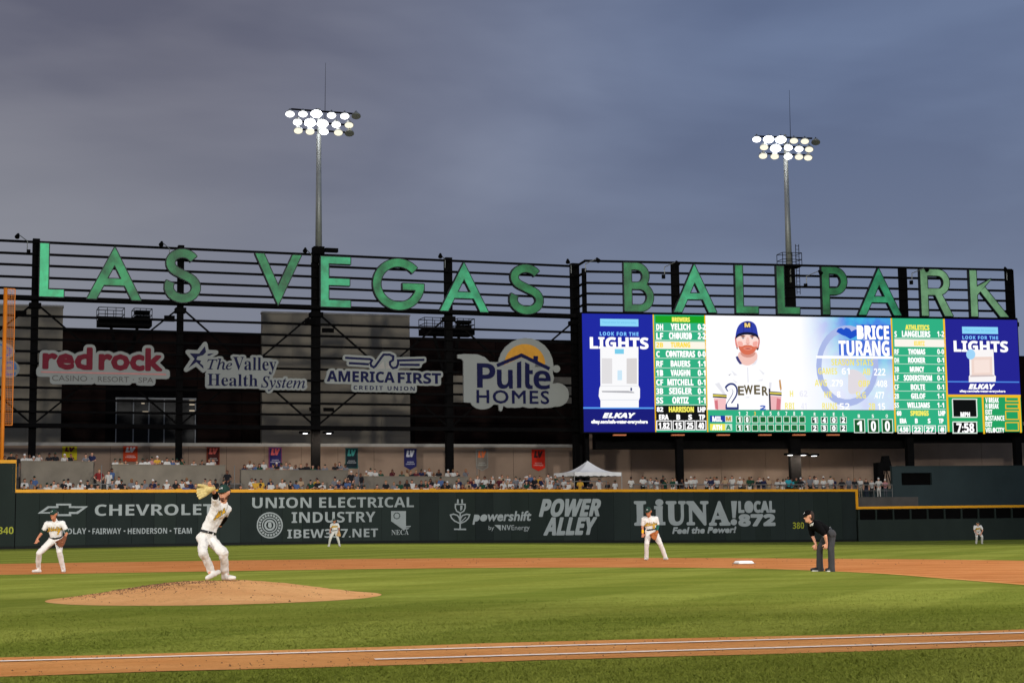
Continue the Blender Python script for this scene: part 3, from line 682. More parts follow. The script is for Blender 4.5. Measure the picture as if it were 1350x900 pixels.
# ---------------------------------------------------------------- banners
BP = CP.shift(.12)
def banner(x0, x1, y0, y1, col, mark, markc, lines, lab, point=0, edge=None):
    m = mat('banner_cloth', col, .8, .1, 1.5); p0 = BP.uv(x0, (y0+y1)/2)
    t = thing('banner', lab, 'banner', BP.P(p0[0], BP.uv(x0, y1)[1]), 'LV team banners on the concourse wall')
    a, b = BP.uv(x0, y0)[0], BP.uv(x1, y0)[0]; xm = (x0+x1)/2; zt, zb = BP.uv(xm, y0)[1], BP.uv(xm, y1)[1]; zm = zb+(point and .32)
    def shp(e):
        return [(a+e, zt-e), (a+e, zm+e*.8), ((a+b)/2, zb+e), (b-e, zm+e*.8), (b-e, zt-e)] if point else [(a+e, zb+e), (b-e, zb+e), (b-e, zt-e), (a+e, zt-e)]
    mb = MB(); v, tr = union([shp(0)]); slab(mb, BP, v, tr, -.02, 0); build('cloth', mb, mat('banner_hem', edge or col, .8, .1, 1.5), t)
    mb = MB(); v, tr = union([shp(.08)]); mb.add([BP.P(u, z, .008) for u, z in v], tr); build('field', mb, m, t)
    mb = MB(); mb.tube(BP.P(a-.05, zt+.03), BP.P(b+.05, zt+.03), .03, n=6); build('hanging_rod', mb, M['rail'], t)
    pic = Pic(BP, .016, .006); h = y1-y0; w_ = x1-x0; mk = mat('banner_mark', markc, .7, .05, 2)
    pic.text('LV', x0+w_*.2, y0+h*.10, x1-w_*.2, y0+h*.36, mk, 0, 'bi', fat=.05); wm = mat('banner_words', lines, .7, .05, 2)
    if h > 18:
        pic.text('DIVISION', x0+w_*.24, y0+h*.60, x1-w_*.24, y0+h*.66, wm, 0, 'bold'); pic.text('CHAMPIONS', x0+w_*.14, y0+h*.69, x1-w_*.14, y0+h*.755, wm, 0, 'bold')
    pic.build('lettering', t)
banner(82.3, 101.7, 588, 606, (196, 178, 20), 'LV', (90, 22, 30), (90, 22, 30), 'yellow banner with dark red LV mark, leftmost of the row')
banner(162.5, 181.5, 588, 608, (196, 62, 22), 'LV', (225, 222, 216), (225, 222, 216), 'orange-red banner with white LV mark above the seats')
banner(272.5, 289.7, 589, 613, (66, 20, 18), 'LV', (214, 96, 84), (190, 180, 175), 'maroon banner with pale red LV mark', edge=(130, 52, 26))
banner(354.2, 371.7, 589.5, 616, (38, 34, 92), 'LV', (210, 90, 90), (190, 185, 200), 'purple-blue banner with red LV mark and orange edge', edge=(130, 60, 100))
banner(455.3, 471.8, 590.6, 617, (20, 34, 42), 'LV', (60, 150, 140), (170, 175, 178), 'dark teal banner with green LV mark and two white words', edge=(24, 84, 82))
banner(532.8, 549, 591.4, 619, (36, 36, 92), 'LV', (214, 214, 220), (196, 196, 204), 'navy pointed banner with white LV mark', 1)
banner(627.3, 643.4, 592, 620.6, (128, 118, 106), 'LV', (220, 110, 60), (176, 176, 166), 'pale grey pointed banner with orange LV mark', 1, edge=(148, 142, 132))
banner(701, 718.3, 592.2, 620.8, (205, 40, 18), 'LV', (60, 18, 16), (206, 170, 160), 'bright red pointed banner with dark LV mark, rightmost of the row', 1)

# ================================================================ BUILDINGS BEHIND
BB = Plane(80, 152, 770, 166)
a, b = BB.uv(60, 500)[0], BB.uv(770, 500)[0]; zt = BB.uv(400, 443)[1]
t = thing('dark_brown_building', 'long flat-roofed building clad in very dark brown panels behind the sign frame', 'building', BB.P((a+b)/2, 0))
mb = MB(); mb.pbox(BB, a-3, b+30, 0, zt-.02, -14, -.05); build('body', mb, M['dark'], t)
rows = 7; cols = 16
for j in range(rows):
    for i in range(cols):
        q0, q1 = a-3+(b+12-a+3)*i/cols, a-3+(b+12-a+3)*(i+1)/cols; zz0 = 8+(zt-8)*j/rows; zz1 = 8+(zt-8)*(j+1)/rows
        wu0, wu1 = BB.uv(152, 550)[0], BB.uv(258.5, 550)[0]
        if zz0 < BB.uv(205, 526)[1] and q1 > wu0 and q0 < wu1: continue
        mb = MB(); mb.pbox(BB, q0+.03, q1-.03, zz0+.03, zz1-.03, -.06, rnd.uniform(-.015, .015)); build('cladding_panel', mb, M['brown'], t)
mb = MB(); mb.pbox(BB, a-3, b+30, zt-.02, zt+.12, -14, .06); build('roof_edge', mb, M['black'], t)
# tall window bay
z0, z1 = BB.uv(205, 585)[1], BB.uv(205, 524.5)[1]; xs = [153, 175.8, 196.2, 216.4, 236.3, 257.5]
wnd = build('window_bay', (lambda m: (m.pbox(BB, BB.uv(152, 550)[0], BB.uv(258.5, 550)[0], z1-.12, z1+.02, -.1, .08), m)[1])(MB()), M['mull'], t)
for x in xs: mb = MB(); q = BB.uv(x, 550)[0]; mb.pbox(BB, q-.05, q+.05, z0, z1-.12, -.02, .07); build('mullion', mb, M['mull'], wnd)
for i in range(5): mb = MB(); mb.pbox(BB, BB.uv(xs[i], 550)[0]+.06, BB.uv(xs[i+1], 550)[0]-.06, z0, z1-.13, -.05, -.02); build('pane', mb, M['glassd'], wnd)
mb = MB()
for y in (528, 533, 541): q = BB.uv(253.5, y); mb.pbox(BB, q[0]-.28, q[0]+.22, q[1]-.07, q[1]+.05, .0, .03)
for x, y in ((188.5, 531.5), (190, 542.5), (193.5, 542.5)): q = BB.uv(x, y); mb.pbox(BB, q[0]-.15, q[0]+.15, q[1]-.05, q[1]+.05, -.01, .01)
build('pane_glow_strip', mb, emat((255, 235, 205), .45, 'pane_glow'), wnd)['kind'] = 'stuff'  # small glowing strips on the face of the glass, imitating lights seen there
# lighter strip windows low on the right part
st = BB.shift(.1); mb = MB(); q0, q1 = st.uv(594, 520)[0], st.uv(612, 520)[0]; q2, q3 = st.uv(728, 520)[0], st.uv(757, 520)[0]; zz0, zz1 = st.uv(680, 531)[1], st.uv(680, 496)[1]
mb.pbox(st, q0, q1, zz0, zz1, -.05, .02); mb.pbox(st, q2, q3, zz0, zz1, -.05, .02); build('pale_cladding_band', mb, M['beige'], t)['kind'] = 'stuff'
for k, (xa, xb, yt, lab) in enumerate(((-60, 82, 403, 'beige block of a building at the far left behind the orange foul pole'), (345.5, 540.5, 414, 'beige rectangular building block behind the sign letters V and E'))):
    q = BB.shift(1.3); a, b = q.uv(xa, 480)[0], q.uv(xb, 480)[0]; zt2 = q.uv((max(xa, 0)+xb)/2, yt)[1]
    t = thing('beige_block', lab, 'building', q.P((a+b)/2, 0))
    nc, nr_ = max(3, int((b-a)/2.6)), 5
    mb = MB(); mb.pbox(q, a+.02, b-.02, 0, zt2-.04, -1.2, -.05); build('body', mb, M['beige'], t)
    for i in range(nc):
        for j in range(nr_):
            q0, q1 = a+(b-a)*i/nc, a+(b-a)*(i+1)/nc; w0, w1 = 7+(zt2-7)*j/nr_, 7+(zt2-7)*(j+1)/nr_
            mb = MB(); mb.pbox(q, q0+.01, q1-.01, w0+.01, w1-.01, -.06, rnd.uniform(-.01, .01)); build('cladding_panel', mb, M['beige'], t)
    mb = MB(); mb.pbox(q, a-.05, b+.05, zt2-.04, zt2+.12, -1.2, .06); build('roof_edge', mb, M['cope'], t)
# dark block to the right of the screen
q = RC.shift(-6); a, b = q.uv(1343, 520)[0], q.uv(1500, 520)[0]
t = thing('dark_end_building', 'dark building face at the right edge beside the end of the screen', 'building', q.P((a+b)/2, 0))
zt3 = q.uv(1347, 471)[1]; mb = MB(); mb.pbox(q, a-24, b, 0, zt3, -12, 0); build('body', mb, M['brown'], t)
mb = MB(); mb.pbox(q, a-24, b, zt3, zt3+.15, -12, .06); build('roof_edge', mb, M['black'], t)

# ================================================================ SIGN FRAME
def zrow(pl, x, y): return pl.uv(x, y)[1]
def frame(pl, posts, x0, x1, rails, thick, name_label, foot, top, brace_bays, bz):
    a, b = pl.uv(x0, 400)[0], pl.uv(x1, 400)[0]
    t = thing('sign_truss', name_label, 'steel frame', pl.P((a+b)/2, foot))
    for z in rails: mb = MB(); mb.pbox(pl, a, b, z-.09, z+.09, -.1, .1); build('rail', mb, M['black'], t)
    for z, hh in thick:
        mb = MB(); mb.pbox(pl, a, b, z-hh/2, z+hh/2, -.5, .55); build('ledge_beam', mb, M['black'], t)
    for u, w_ in posts:
        mb = MB(); mb.pbox(pl, u-w_/2, u+w_/2, foot, top, -.75, -.12); po = build('post', mb, M['black'], t)
        mb = MB(); mb.pbox(pl, u-w_/2-.18, u+w_/2+.18, 18.6, 19.0, -.85, .12); build('gusset', mb, M['black'], po)
        mb = MB(); mb.pbox(pl, u-w_/2-.1, u+w_/2+.1, foot, foot+.12, -.85, .0); build('base_plate', mb, M['black'], po)
    for u0, u1_ in brace_bays:
        for s in (0, 1):
            A = pl.P(u0 if s == 0 else u1_, bz[1], -.3-.12*s); B = pl.P(u1_ if s == 0 else u0, bz[0], -.3-.12*s)
            mb = MB(); mb.beam(A, B, .14, .14); build('brace', mb, M['black'], t)
    return t, a, b
LZ = [FP.uv(0, y)[1] for y in (317, 333, 348, 364, 379)]; LZ2 = [FP.uv(0, y)[1] for y in (415, 431, 446, 462, 478, 494, 510, 526, 542)]
pw = [(FP.uv(x, y)[0], w_) for x, y, w_ in ((-150, 310, .6), (48.2, 320, .55), (239.5, 325, .48), (418, 325, .68), (592.5, 345, .6), (759.5, 350, .7))]
zL0 = FP.uv(414, 564)[1]
bays = [(pw[i][0], pw[i+1][0]) for i in range(len(pw)-1)]
t, fa, fb = frame(FP, pw, -150, 762, LZ+LZ2, [(FP.uv(0, 391.5)[1], .3), (zL0, .32)], 'left half of the tall black steel frame with horizontal rails carrying LAS VEGAS', 4.0, FP.uv(48, 314)[1], bays, (zL0+.1, FP.uv(418, 410)[1]))
RZ = [RF.uv(782, y)[1] for y in (344, 358, 373, 387, 401.5)]
pr = [(RF.uv(x, y)[0], w_) for x, y, w_ in ((891.5, 350, .6), (1042, 350, .95), (1192.5, 362, .6), (1333, 355, .6))]
t, ra, rb_ = frame(RF, pr, 771, 1336, RZ, [(RF.uv(782, 413.5)[1], .25)], 'right half of the tall black steel frame standing over the big screen carrying BALLPARK', 3.1, RF.uv(891, 345.5)[1], [], (0, 0))
# short return rails joining the halves at the corner
mb = MB()
t2 = thing('corner_truss', 'short diagonal black rails joining the two halves of the frame at the corner post', 'steel frame', FP.P(fb, 4))
for zl, zr_ in zip(LZ+[LZ2[0]], RZ+[RF.uv(782, 413.5)[1]]):
    mb = MB(); mb.beam(FP.P(fb-.1, zl, -.1), RF.P(ra+.1, zl-.02, 0), .16, .16); build('rail', mb, M['black'], t2)
for yy in (430, 444, 458, 472, 487, 501, 516, 530, 545):
    z = FP.uv(760, yy)[1]; mb = MB(); mb.beam(FP.P(fb-.1, z, -.1), RF.P(ra+.1, z, -1.0), .12, .12); build('rail', mb, M['black'], t2)
mb = MB(); q = RF.P(ra+.2, 0, -.9); mb.box((q.x, q.y, 13.2), (.35, .35, 20.2)); build('post', mb, M['black'], t2)
# small gooseneck sign lamps at the top of the posts
def gooseneck(pl, x, y, sgn, lab):
    u, z = pl.uv(x, y); t = thing('gooseneck_lamp', lab, 'lamp', pl.P(u, z), 'small sign lamps along the top rails')
    mb = MB(); mb.tube(pl.P(u, z-.9, .15), pl.P(u, z+.1, .2), .035, n=6); mb.tube(pl.P(u, z+.1, .2), pl.P(u+.75*sgn, z+.42, 1.3), .035, n=6); build('arm', mb, M['galv'], t)
    mb = MB(); mb.tube(pl.P(u+.75*sgn, z+.45, 1.25), pl.P(u+.85*sgn, z+.15, 1.55), .09, .2, n=10); build('lamp_shade', mb, M['black'], t)
    mb = MB(); mb.box(pl.P(u-.1*sgn, z-.75, .2), (.28, .2, .35), rz=0); build('junction_box', mb, M['black'], t)
for x, y, s_, l_ in ((36, 320, -1, 'left of the letter L of LAS'), (223, 330, -1, 'left of the letter S of LAS'), (410, 338, -1, 'between V and E'), (586, 345, -1, 'beside the second A of VEGAS'), (752, 352, -1, 'at the corner post on its left side')):
    gooseneck(FP, x, y, s_, 'small gooseneck lamp on the top rail %s' % l_)
for x, y, s_, l_ in ((771, 350, 1, 'at the corner post on its right side'), (875, 354, 1, 'right of the letter B'), (1062, 366, 1, 'left of the letter P'), (1201, 362, 1, 'left of the letter R'), (1326, 362, -1, 'at the far right end beside K')):
    gooseneck(RF, x, y, s_, 'small gooseneck lamp on the top rail %s' % l_)
# dark loudspeaker boxes on the posts
for x, y, ww, hh, l_ in ((27, 414.5, 14, 8, 'on the leftmost post'), (222.5, 421, 13, 8, 'left of the post under the S of LAS'), (408, 425, 14, 8, 'left of the light-mast post'), (431, 436.5, 15, 6, 'right of the light-mast post, upper'), (432, 540.5, 13, 5, 'right of the light-mast post, lower'), (411, 540, 8, 5, 'left of the light-mast post, lower')):
    u, z = FP.uv(x, y); t = thing('loudspeaker', 'black loudspeaker box %s' % l_, 'loudspeaker', FP.P(u, z-hh/17/2), 'loudspeaker boxes on the frame posts')
    w_, h_ = ww/16.5, hh/16.5; mb = MB(); mb.hexa([FP.P(u+sx*w_/2, z+sz*h_/2+(0 if so_ else .05), .1+so_*.55) for sz in (-1, 1) for sx, so_ in ((-1, 0), (1, 0), (1, 1), (-1, 1))]); build('cabinet', mb, M['black'], t)
    mb = MB(); mb.pbox(FP, u-w_/2+.04, u+w_/2-.04, z-h_/2+.04, z+h_/2-.04, .66, .68); build('grille', mb, M['dark'], t)
    mb = MB(); mb.pbox(FP, u-.05, u+.05, z-.05, z+.05, -.2, .1); build('bracket', mb, M['black'], t)
# equipment platforms riding above the building
def platform(x0, x1, y0, y1, lab):
    q = FP.shift(-7); a, b = q.uv(x0, y1)[0], q.uv(x1, y1)[0]; xm = (x0+x1)/2; zb_, zt_ = q.uv(xm, y1)[1], q.uv(xm, y0)[1]; h = zt_-zb_; w_ = b-a
    t = thing('equipment_platform', lab, 'platform', q.P((a+b)/2, zb_-2), 'equipment platforms above the dark building')
    mb = MB(); mb.pbox(q, a, b, zb_, zb_+h*.36, -2, 0); build('deck_box', mb, M['black'], t)
    for k, (s0, s1) in enumerate(((a, a+w_*.48), (a+w_*.66, b))):
        mb = MB()
        for o in (-1.9, -.05):
            for z in (zb_+h*.6, zb_+h*.95): mb.tube(q.P(s0, z, o), q.P(s1, z, o), .035, n=6)
            for i in range(4): u = s0+(s1-s0)*i/3; mb.tube(q.P(u, zb_+h*.36, o), q.P(u, zb_+h*.95, o), .03, n=6)
        for u in (s0, s1):
            for z in (zb_+h*.6, zb_+h*.95): mb.tube(q.P(u, z, -1.9), q.P(u, z, -.05), .035, n=6)
        build('guard_rail', mb, M['black'], t)
    mb = MB(); mb.pbox(q, a+w_*.7, b-.1, zb_+h*.42, zb_+h*.62, -1.4, -.6); mb.pbox(q, a+w_*.7, b-.1, zb_+h*.72, zb_+h*.9, -1.4, -.6); build('projector_housing', mb, M['black'], t)
    for u0, u1_ in ((a+w_*.25, a+w_*.42), (a+w_*.75, a+w_*.58)):
        mb = MB(); mb.beam(q.P(u0, zb_, -1), q.P(u1_, zb_-3.2, -1), .25, .25); build('leg', mb, M['black'], t)
platform(130, 200.5, 404.5, 429, 'black equipment platform with guard rails above the red sign')
platform(560, 626, 418, 440.5, 'black equipment platform with guard rails behind the second A of VEGAS')
# ================================================================ BIG GREEN LETTERS
def letter_shape(ch, W, H, t):
    def rc(x0, y0, x1, y1): return [(x0, y0), (x1, y0), (x1, y1), (x0, y1)]
    if ch == 'L': return [rc(0, 0, t, H), rc(0, 0, W, t*.85)]
    if ch == 'E': return [rc(0, 0, t, H), rc(0, 0, W, t*.85), rc(0, H-t*.85, W, H), rc(0, H*.50-t*.42, W*.97, H*.50+t*.42)]
    if ch in 'AV':
        tt = t*1.08; hy = H*(W/2-tt)/(W/2)
        p = [[(0, 0), (tt, 0), (W/2, hy), (W/2, H)], [(W, 0), (W/2, H), (W/2, hy), (W-tt, 0)]]
        if ch == 'A':
            y0, y1 = H*.27, H*.27+t*.78; xi = lambda y: y/H*(W/2)+tt*.6
            p.append([(xi(y0), y0), (W-xi(y0), y0), (W-xi(y1), y1), (xi(y1), y1)])
            return p
        return [[(x, H-y) for x, y in q] for q in p]
    if ch == 'S':
        r1, r3 = H*.26-t/2, H*.285-t/2; cx = W*.5; c1, c3 = H-r1-t/2, r3+t/2; rx1, rx3 = W*.46-t/2, W*.5-t/2; pts = []
        for i in range(15): a = R(28+(238-28)*i/14); pts.append((cx+rx1*math.cos(a), c1+r1*math.sin(a)))
        for i in range(17): a = R(58-(58+206)*i/16); pts.append((cx+rx3*math.cos(a), c3+r3*math.sin(a)))
        return ribbon(pts, t)
    if ch == 'G':
        pts = [(W*.5+(W*.5-t/2)*math.cos(R(a)), H*.5+(H*.5-t/2)*math.sin(R(a))) for a in range(42, 361, 8)]
        return ribbon(pts, t)+[rc(W*.58, H*.46-t*.4, W, H*.46+t*.4), rc(W-t, H*.40, W, H*.5)]
    def bowl(y0, y1, w_):
        r = (y1-y0)/2-t*.42; xc = w_-t*.46-r*.95; cy = (y0+y1)/2
        pts = [(t*.3, y1-t*.42)]+[(xc+r*.95*math.cos(R(a)), cy+r*math.sin(R(a))) for a in range(90, -91, -12)]+[(t*.3, y0+t*.42)]
        return ribbon(pts, t*.86)
    if ch == 'B': return [rc(0, 0, t, H)]+bowl(H*.53-t*.42, H, W*.86)+bowl(0, H*.53+t*.42, W)
    if ch == 'P': return [rc(0, 0, t, H)]+bowl(H*.42, H, W)
    if ch == 'R': return [rc(0, 0, t, H)]+bowl(H*.45, H, W*.93)+[[(W*.42, H*.5), (W-t*1.2, 0), (W, 0), (W*.42+t, H*.5)]]
    if ch == 'K': return [rc(0, 0, t, H), [(t*.8, H*.42), (W-t*1.35, H), (W-t*.1, H), (t*.8, H*.60)] if 0 else [(t*.6, H*.40), (W*.93-t*.9, H), (W*.93+t*.2, H), (t*.6, H*.40+t*1.35)], [(t*1.5, H*.55), (W-t*1.25, 0), (W, 0), (t*2.2, H*.64)]]
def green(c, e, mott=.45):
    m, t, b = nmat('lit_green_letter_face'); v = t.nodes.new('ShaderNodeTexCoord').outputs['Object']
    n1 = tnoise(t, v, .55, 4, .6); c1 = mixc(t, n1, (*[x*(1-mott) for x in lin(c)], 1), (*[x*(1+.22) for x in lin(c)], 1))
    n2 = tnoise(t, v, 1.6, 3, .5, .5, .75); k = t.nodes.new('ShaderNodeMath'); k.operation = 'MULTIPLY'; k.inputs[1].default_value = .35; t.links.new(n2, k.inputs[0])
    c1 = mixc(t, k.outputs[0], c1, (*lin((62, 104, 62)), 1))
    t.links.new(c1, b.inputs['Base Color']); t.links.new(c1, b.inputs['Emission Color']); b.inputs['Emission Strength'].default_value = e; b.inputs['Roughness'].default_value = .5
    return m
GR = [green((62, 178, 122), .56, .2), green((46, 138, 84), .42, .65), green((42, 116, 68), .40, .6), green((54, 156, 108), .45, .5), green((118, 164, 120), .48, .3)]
M['edge'] = mat('dark_letter_return', (24, 34, 34), .5, .15, 2)
LET = [('L', 52, 84, 0, 0), ('A', 115, 186, 1, 0), ('S', 217, 264, 2, 0)], [('V', 336.5, 397, 1, 0), ('E', 423, 462, 3, 0), ('G', 492, 559, 1, 0), ('A', 580, 643.5, 3, 0), ('S', 672, 716, 2, 0)], \
      [('B', 823, 861.5, 2, 1), ('A', 888, 944, 3, 1), ('L', 970, 999, 1, 1), ('L', 1024.5, 1053.5, 2, 1), ('P', 1084, 1117, 2, 1), ('A', 1131, 1187, 3, 1), ('R', 1214, 1255, 4, 1), ('K', 1279, 1328, 4, 1)]
ZB, ZT = 19.38, 23.6
for wi, (word, lab) in enumerate(zip(LET, ('large green illuminated word LAS mounted on the black frame', 'large green illuminated word VEGAS mounted on the black frame', 'large green illuminated word BALLPARK mounted above the big screen'))):
    pl = RF.shift(.75) if wi == 2 else FP.shift(.75)
    t = thing('sign_word', lab, 'sign lettering', pl.P(pl.uv(word[0][1], 400)[0], ZB), 'green words along the steel frame')
    for ch, x0, x1, gi, _ in word:
        a, b = pl.uv(x0, 380)[0], pl.uv(x1, 380)[0]; z0, z1 = (ZB, ZT) if ch not in 'SG' else (ZB-.06, ZT+.08)
        if ch == 'L' and wi != 2: z0, z1 = ZB+.05, ZT+.05
        W = b-a; sh = letter_shape(ch, W, z1-z0, .66)
        v, tr = union(sh); v2, tr2 = grow(v, tr, .075, 6)
        mb = MB(); slab(mb, pl, [(a+x, z0+z) for x, z in v2], tr2, -.38, .0); le = build('letter', mb, M['edge'], t); le['label'] = 'letter %s' % ch
        mb = MB(); mb.add([pl.P(a+x, z0+z, .012) for x, z in v], tr); build('letter_face', mb, GR[gi], le)

# ================================================================ SPONSOR SIGNS ON THE FRAME
SP = FP.shift(.9)
def sign(lab, x, y): u, z = SP.uv(x, y); return thing('sponsor_sign', lab, 'sign', SP.P(u, z), 'sponsor signs hung on the left frame')
def backing(t, polys, r=.0, name='backing_panel'):
    v, tr = union(polys)
    if r: v, tr = grow(v, tr, r, 8)
    mb = MB(); slab(mb, SP, v, tr, -.22, 0); return build(name, mb, M['panel'], t)
def textpolys(p, *a, **k):
    pts, tr = p.text(*a, **k); return [[pts[i] for i in q] for q in tr]
# red casino sign
t = sign('white-edged red lettered casino resort spa sign on the left frame', 135, 508); p = Pic(SP, .01, .01); P_ = []
P_ += textpolys(p, 'red', 57.8, 458.8, 120.3, 485.6, M['crimson'], 1, 'gill', fat=.11, res=2); P_ += textpolys(p, 'rock', 131.8, 459.8, 212.5, 487.2, M['crimson'], 1, 'gill', fat=.11, res=2)
P_b = [[SP.uv(*q) for q in pp] for pp in ([(52, 487), (220, 490.5), (220, 495.6), (52, 492.4)], [(58, 480), (122, 481), (122, 489), (58, 488)], [(132, 482), (210, 484), (210, 490), (132, 489)], [(70, 494), (121, 495.4), (121, 502.6), (70, 502.2)], [(128, 495.6), (170, 496.6), (170, 503.4), (128, 502.8)], [(183, 497), (201, 497.4), (201, 504.4), (183, 504)], [(118, 495), (186, 496), (186, 500.8), (118, 500)])]
backing(t, P_+P_b, .24)
p.poly([(54, 489), (219, 492.3), (219, 494.4), (54, 491.1)], M['pink'], 1)
p.text('CASINO', 68.5, 494.8, 115, 502.2, M['sgrey'], 1, 'gill'); p.rect(120.6, 498.2, 122, 499.6, M['sgrey'], 1); p.text('RESORT', 129, 496.2, 170, 503.4, M['sgrey'], 1, 'gill'); p.rect(175.2, 499.6, 176.6, 501, M['sgrey'], 1); p.text('SPA', 182.5, 497.4, 202.3, 504.4, M['sgrey'], 1, 'gill')
p.build('lettering', t)
# health system sign
t = sign('white-edged dark blue health system sign with a star emblem on the left frame', 328, 517); p = Pic(SP, .01, .01); P_ = []
c1_ = crop(230, 430, 7.105)
P_ += textpolys(p, 'The', 273.4, 472.6, 306, 487, M['navy'], 1, 'si', res=2, fat=.012); P_ += textpolys(p, 'Valley', 307, 470.8, 364.2, 493, M['navy'], 1, 'sb', res=2)
P_ += textpolys(p, 'Health', 273.6, 493.0, 339.8, 508.9, M['navy'], 1, 'sb', res=2); P_ += textpolys(p, 'System', 344.3, 496.2, 402.2, 515.6, M['navy'], 1, 'si', res=2, fat=.012)
star = [(288, 165), (300, 240), (390, 245), (315, 285), (290, 300), (272, 395), (270, 412), (205, 350), (110, 405), (178, 305), (125, 240), (225, 245)]
P_.append([SP.uv(*c1_(*q)) for q in star]); P_ += [[SP.uv(*c1_(*q)) for q in pp] for pp in ([(240, 300), (320, 300), (540, 400), (300, 400)], [(560, 320), (900, 320), (880, 500), (600, 470)], [(310, 470), (780, 460), (800, 560), (310, 560)], [(800, 520), (1215, 540), (1215, 570), (800, 565)], [(560, 400), (900, 400), (900, 540), (600, 540)])]
backing(t, P_, .19); p.build('lettering', t)
p = Pic(SP, .01, .01); p.poly([c1_(*q) for q in ((286, 185), (296, 242), (268, 270), (215, 285), (205, 312), (250, 322), (240, 345), (270, 370), (272, 398), (206, 335), (128, 392), (188, 305), (142, 252), (232, 255))], M['navy'], 0)
p.poly([c1_(*q) for q in ((312, 258), (372, 252), (330, 275), (308, 275))], M['navy'], 0); p.build('star_emblem', t)
# credit union sign
t = sign('white-edged navy credit union sign with a spread-wing bird emblem, right of the light-mast post', 505, 516); p = Pic(SP, .01, .01); P_ = []
P_ += textpolys(p, 'AMERICA', 431, 489.4, 520, 503.4, M['navy'], 1, 'bold', res=2, fat=.02); P_ += textpolys(p, 'FIRST', 524.5, 491.4, 581, 505.2, M['navy'], 1, 'bold', res=2, fat=.02); P_ += textpolys(p, 'CREDIT UNION', 466, 508.6, 546.7, 514.2, M['navy'], 1, 'bold', space=1.3, res=2)
c2_ = crop(420, 440, 7.5)
wing = [[(262, 236), (512, 250), (528, 262), (512, 290), (520, 315), (545, 330), (562, 318), (642, 205), (705, 205), (738, 222), (735, 258), (706, 278), (706, 312), (735, 338), (770, 330), (786, 300), (786, 262), (1045, 256)]]
wl = [[(300, 288), (498, 300)], [(800, 305), (1000, 306)]]
P_ += [[SP.uv(*q) for q in pp] for pp in ribbon([c2_(*q) for q in wing[0]], 2.6)] + [[SP.uv(*q) for q in pp] for g_ in wl for pp in ribbon([c2_(*q) for q in g_], 2.6)]
P_ += [[SP.uv(*c2_(*q)) for q in pp] for pp in ([(560, 320), (640, 240), (700, 240), (720, 330), (700, 380), (560, 380)], [(290, 250), (500, 265), (500, 300), (310, 290)], [(790, 270), (1030, 265), (990, 310), (790, 310)], [(100, 380), (1190, 400), (1190, 490), (100, 470)], [(345, 510), (950, 520), (950, 558), (345, 548)])]
backing(t, P_, .19)
p.build('lettering', t)
p = Pic(SP, .01, .01)
p.polys(ribbon([c2_(*q) for q in wing[0]], 3.0), M['navy'], 0)
for g_ in wl: p.polys(ribbon([c2_(*q) for q in g_], 3.0), M['navy'], 1)
p.poly([c2_(*q) for q in ((575, 345), (640, 268), (655, 345))], M['cope'], 1); p.poly([c2_(*q) for q in ((665, 345), (672, 268), (715, 340))], M['cope'], 1)
p.build('bird_emblem', t)
# home builder sign
t = sign('large white cloud-shaped home builder sign with gold sun and navy house roof', 680, 540); p = Pic(SP, .01, .01)
c3_ = crop(590, 430, 6.924); U = lambda pts: [SP.uv(*c3_(*q)) for q in pts]
C_ = lambda x, y, rx, ry: U([(x+rx*math.cos(a), y+ry*math.sin(a)) for a in np.arange(0, 6.28, .26)])
pol = [U([(92, 258), (150, 252), (270, 255), (340, 280), (385, 325), (960, 340), (965, 700), (900, 745), (230, 700), (148, 692), (145, 320), (132, 300), (92, 292)]), C_(715, 362, 252, 256), C_(995, 388, 34, 34), C_(1000, 625, 110, 108), C_(900, 640, 180, 105), C_(320, 680, 110, 78), C_(620, 700, 110, 44), C_(760, 700, 100, 46), C_(560, 690, 60, 54), C_(860, 690, 90, 58), U([(462, 690), (522, 690), (498, 768), (484, 776), (472, 766)]), C_(955, 470, 16, 40)]
backing(t, pol)
p.polys([[c3_(705+188*math.cos(a), 352+190*math.sin(a)), c3_(705+188*math.cos(a+.13), 352+190*math.sin(a+.13)), c3_(705, 352)] for a in np.arange(math.pi, 2*math.pi-.01, .1309)], M['gold'], 0)
p.poly([c3_(520, 350), c3_(672, 285), c3_(900, 352), c3_(900, 372), c3_(520, 372)], M['panel'], 1)
p.poly([c3_(800, 345), c3_(905, 345), c3_(905, 400), c3_(800, 400)], M['panel'], 1)
p.build('sun_emblem', t)
p = Pic(SP, .03, .01); p.polys(ribbon([c3_(450, 358), c3_(674, 264), c3_(930, 388)], 4.6), M['navy'], 0); p.poly([c3_(783, 270), c3_(825, 272), c3_(822, 335), c3_(783, 315)], M['navy'], 1)
p.build('roof_emblem', t)
p = Pic(SP, .03, .01)
p.text('P', c3_(268, 0)[0], c3_(0, 338)[1], c3_(436, 0)[0], c3_(0, 560)[1], M['navy'], 1, 'bold'); p.text('u', c3_(450, 0)[0], c3_(0, 396)[1], c3_(594, 0)[0], c3_(0, 570)[1], M['navy'], 1, 'bold')
p.poly([c3_(632, 334), c3_(672, 316), c3_(672, 562), c3_(632, 562)], M['navy'], 2); p.poly([c3_(706, 328), c3_(746, 346), c3_(746, 400), c3_(776, 400), c3_(776, 436), c3_(746, 436), c3_(746, 520), c3_(756, 538), c3_(776, 540), c3_(776, 572), c3_(734, 572), c3_(712, 556), c3_(706, 520)], M['navy'], 2)
p.text('e', c3_(784, 0)[0], c3_(0, 404)[1], c3_(940, 0)[0], c3_(0, 575)[1], M['navy'], 1, 'bold')
p.text('HOMES', c3_(266, 0)[0], c3_(0, 586)[1], c3_(924, 0)[0], c3_(0, 703)[1], M['navy'], 1, 'gill', space=1.15, fat=.03); p.build('lettering', t)
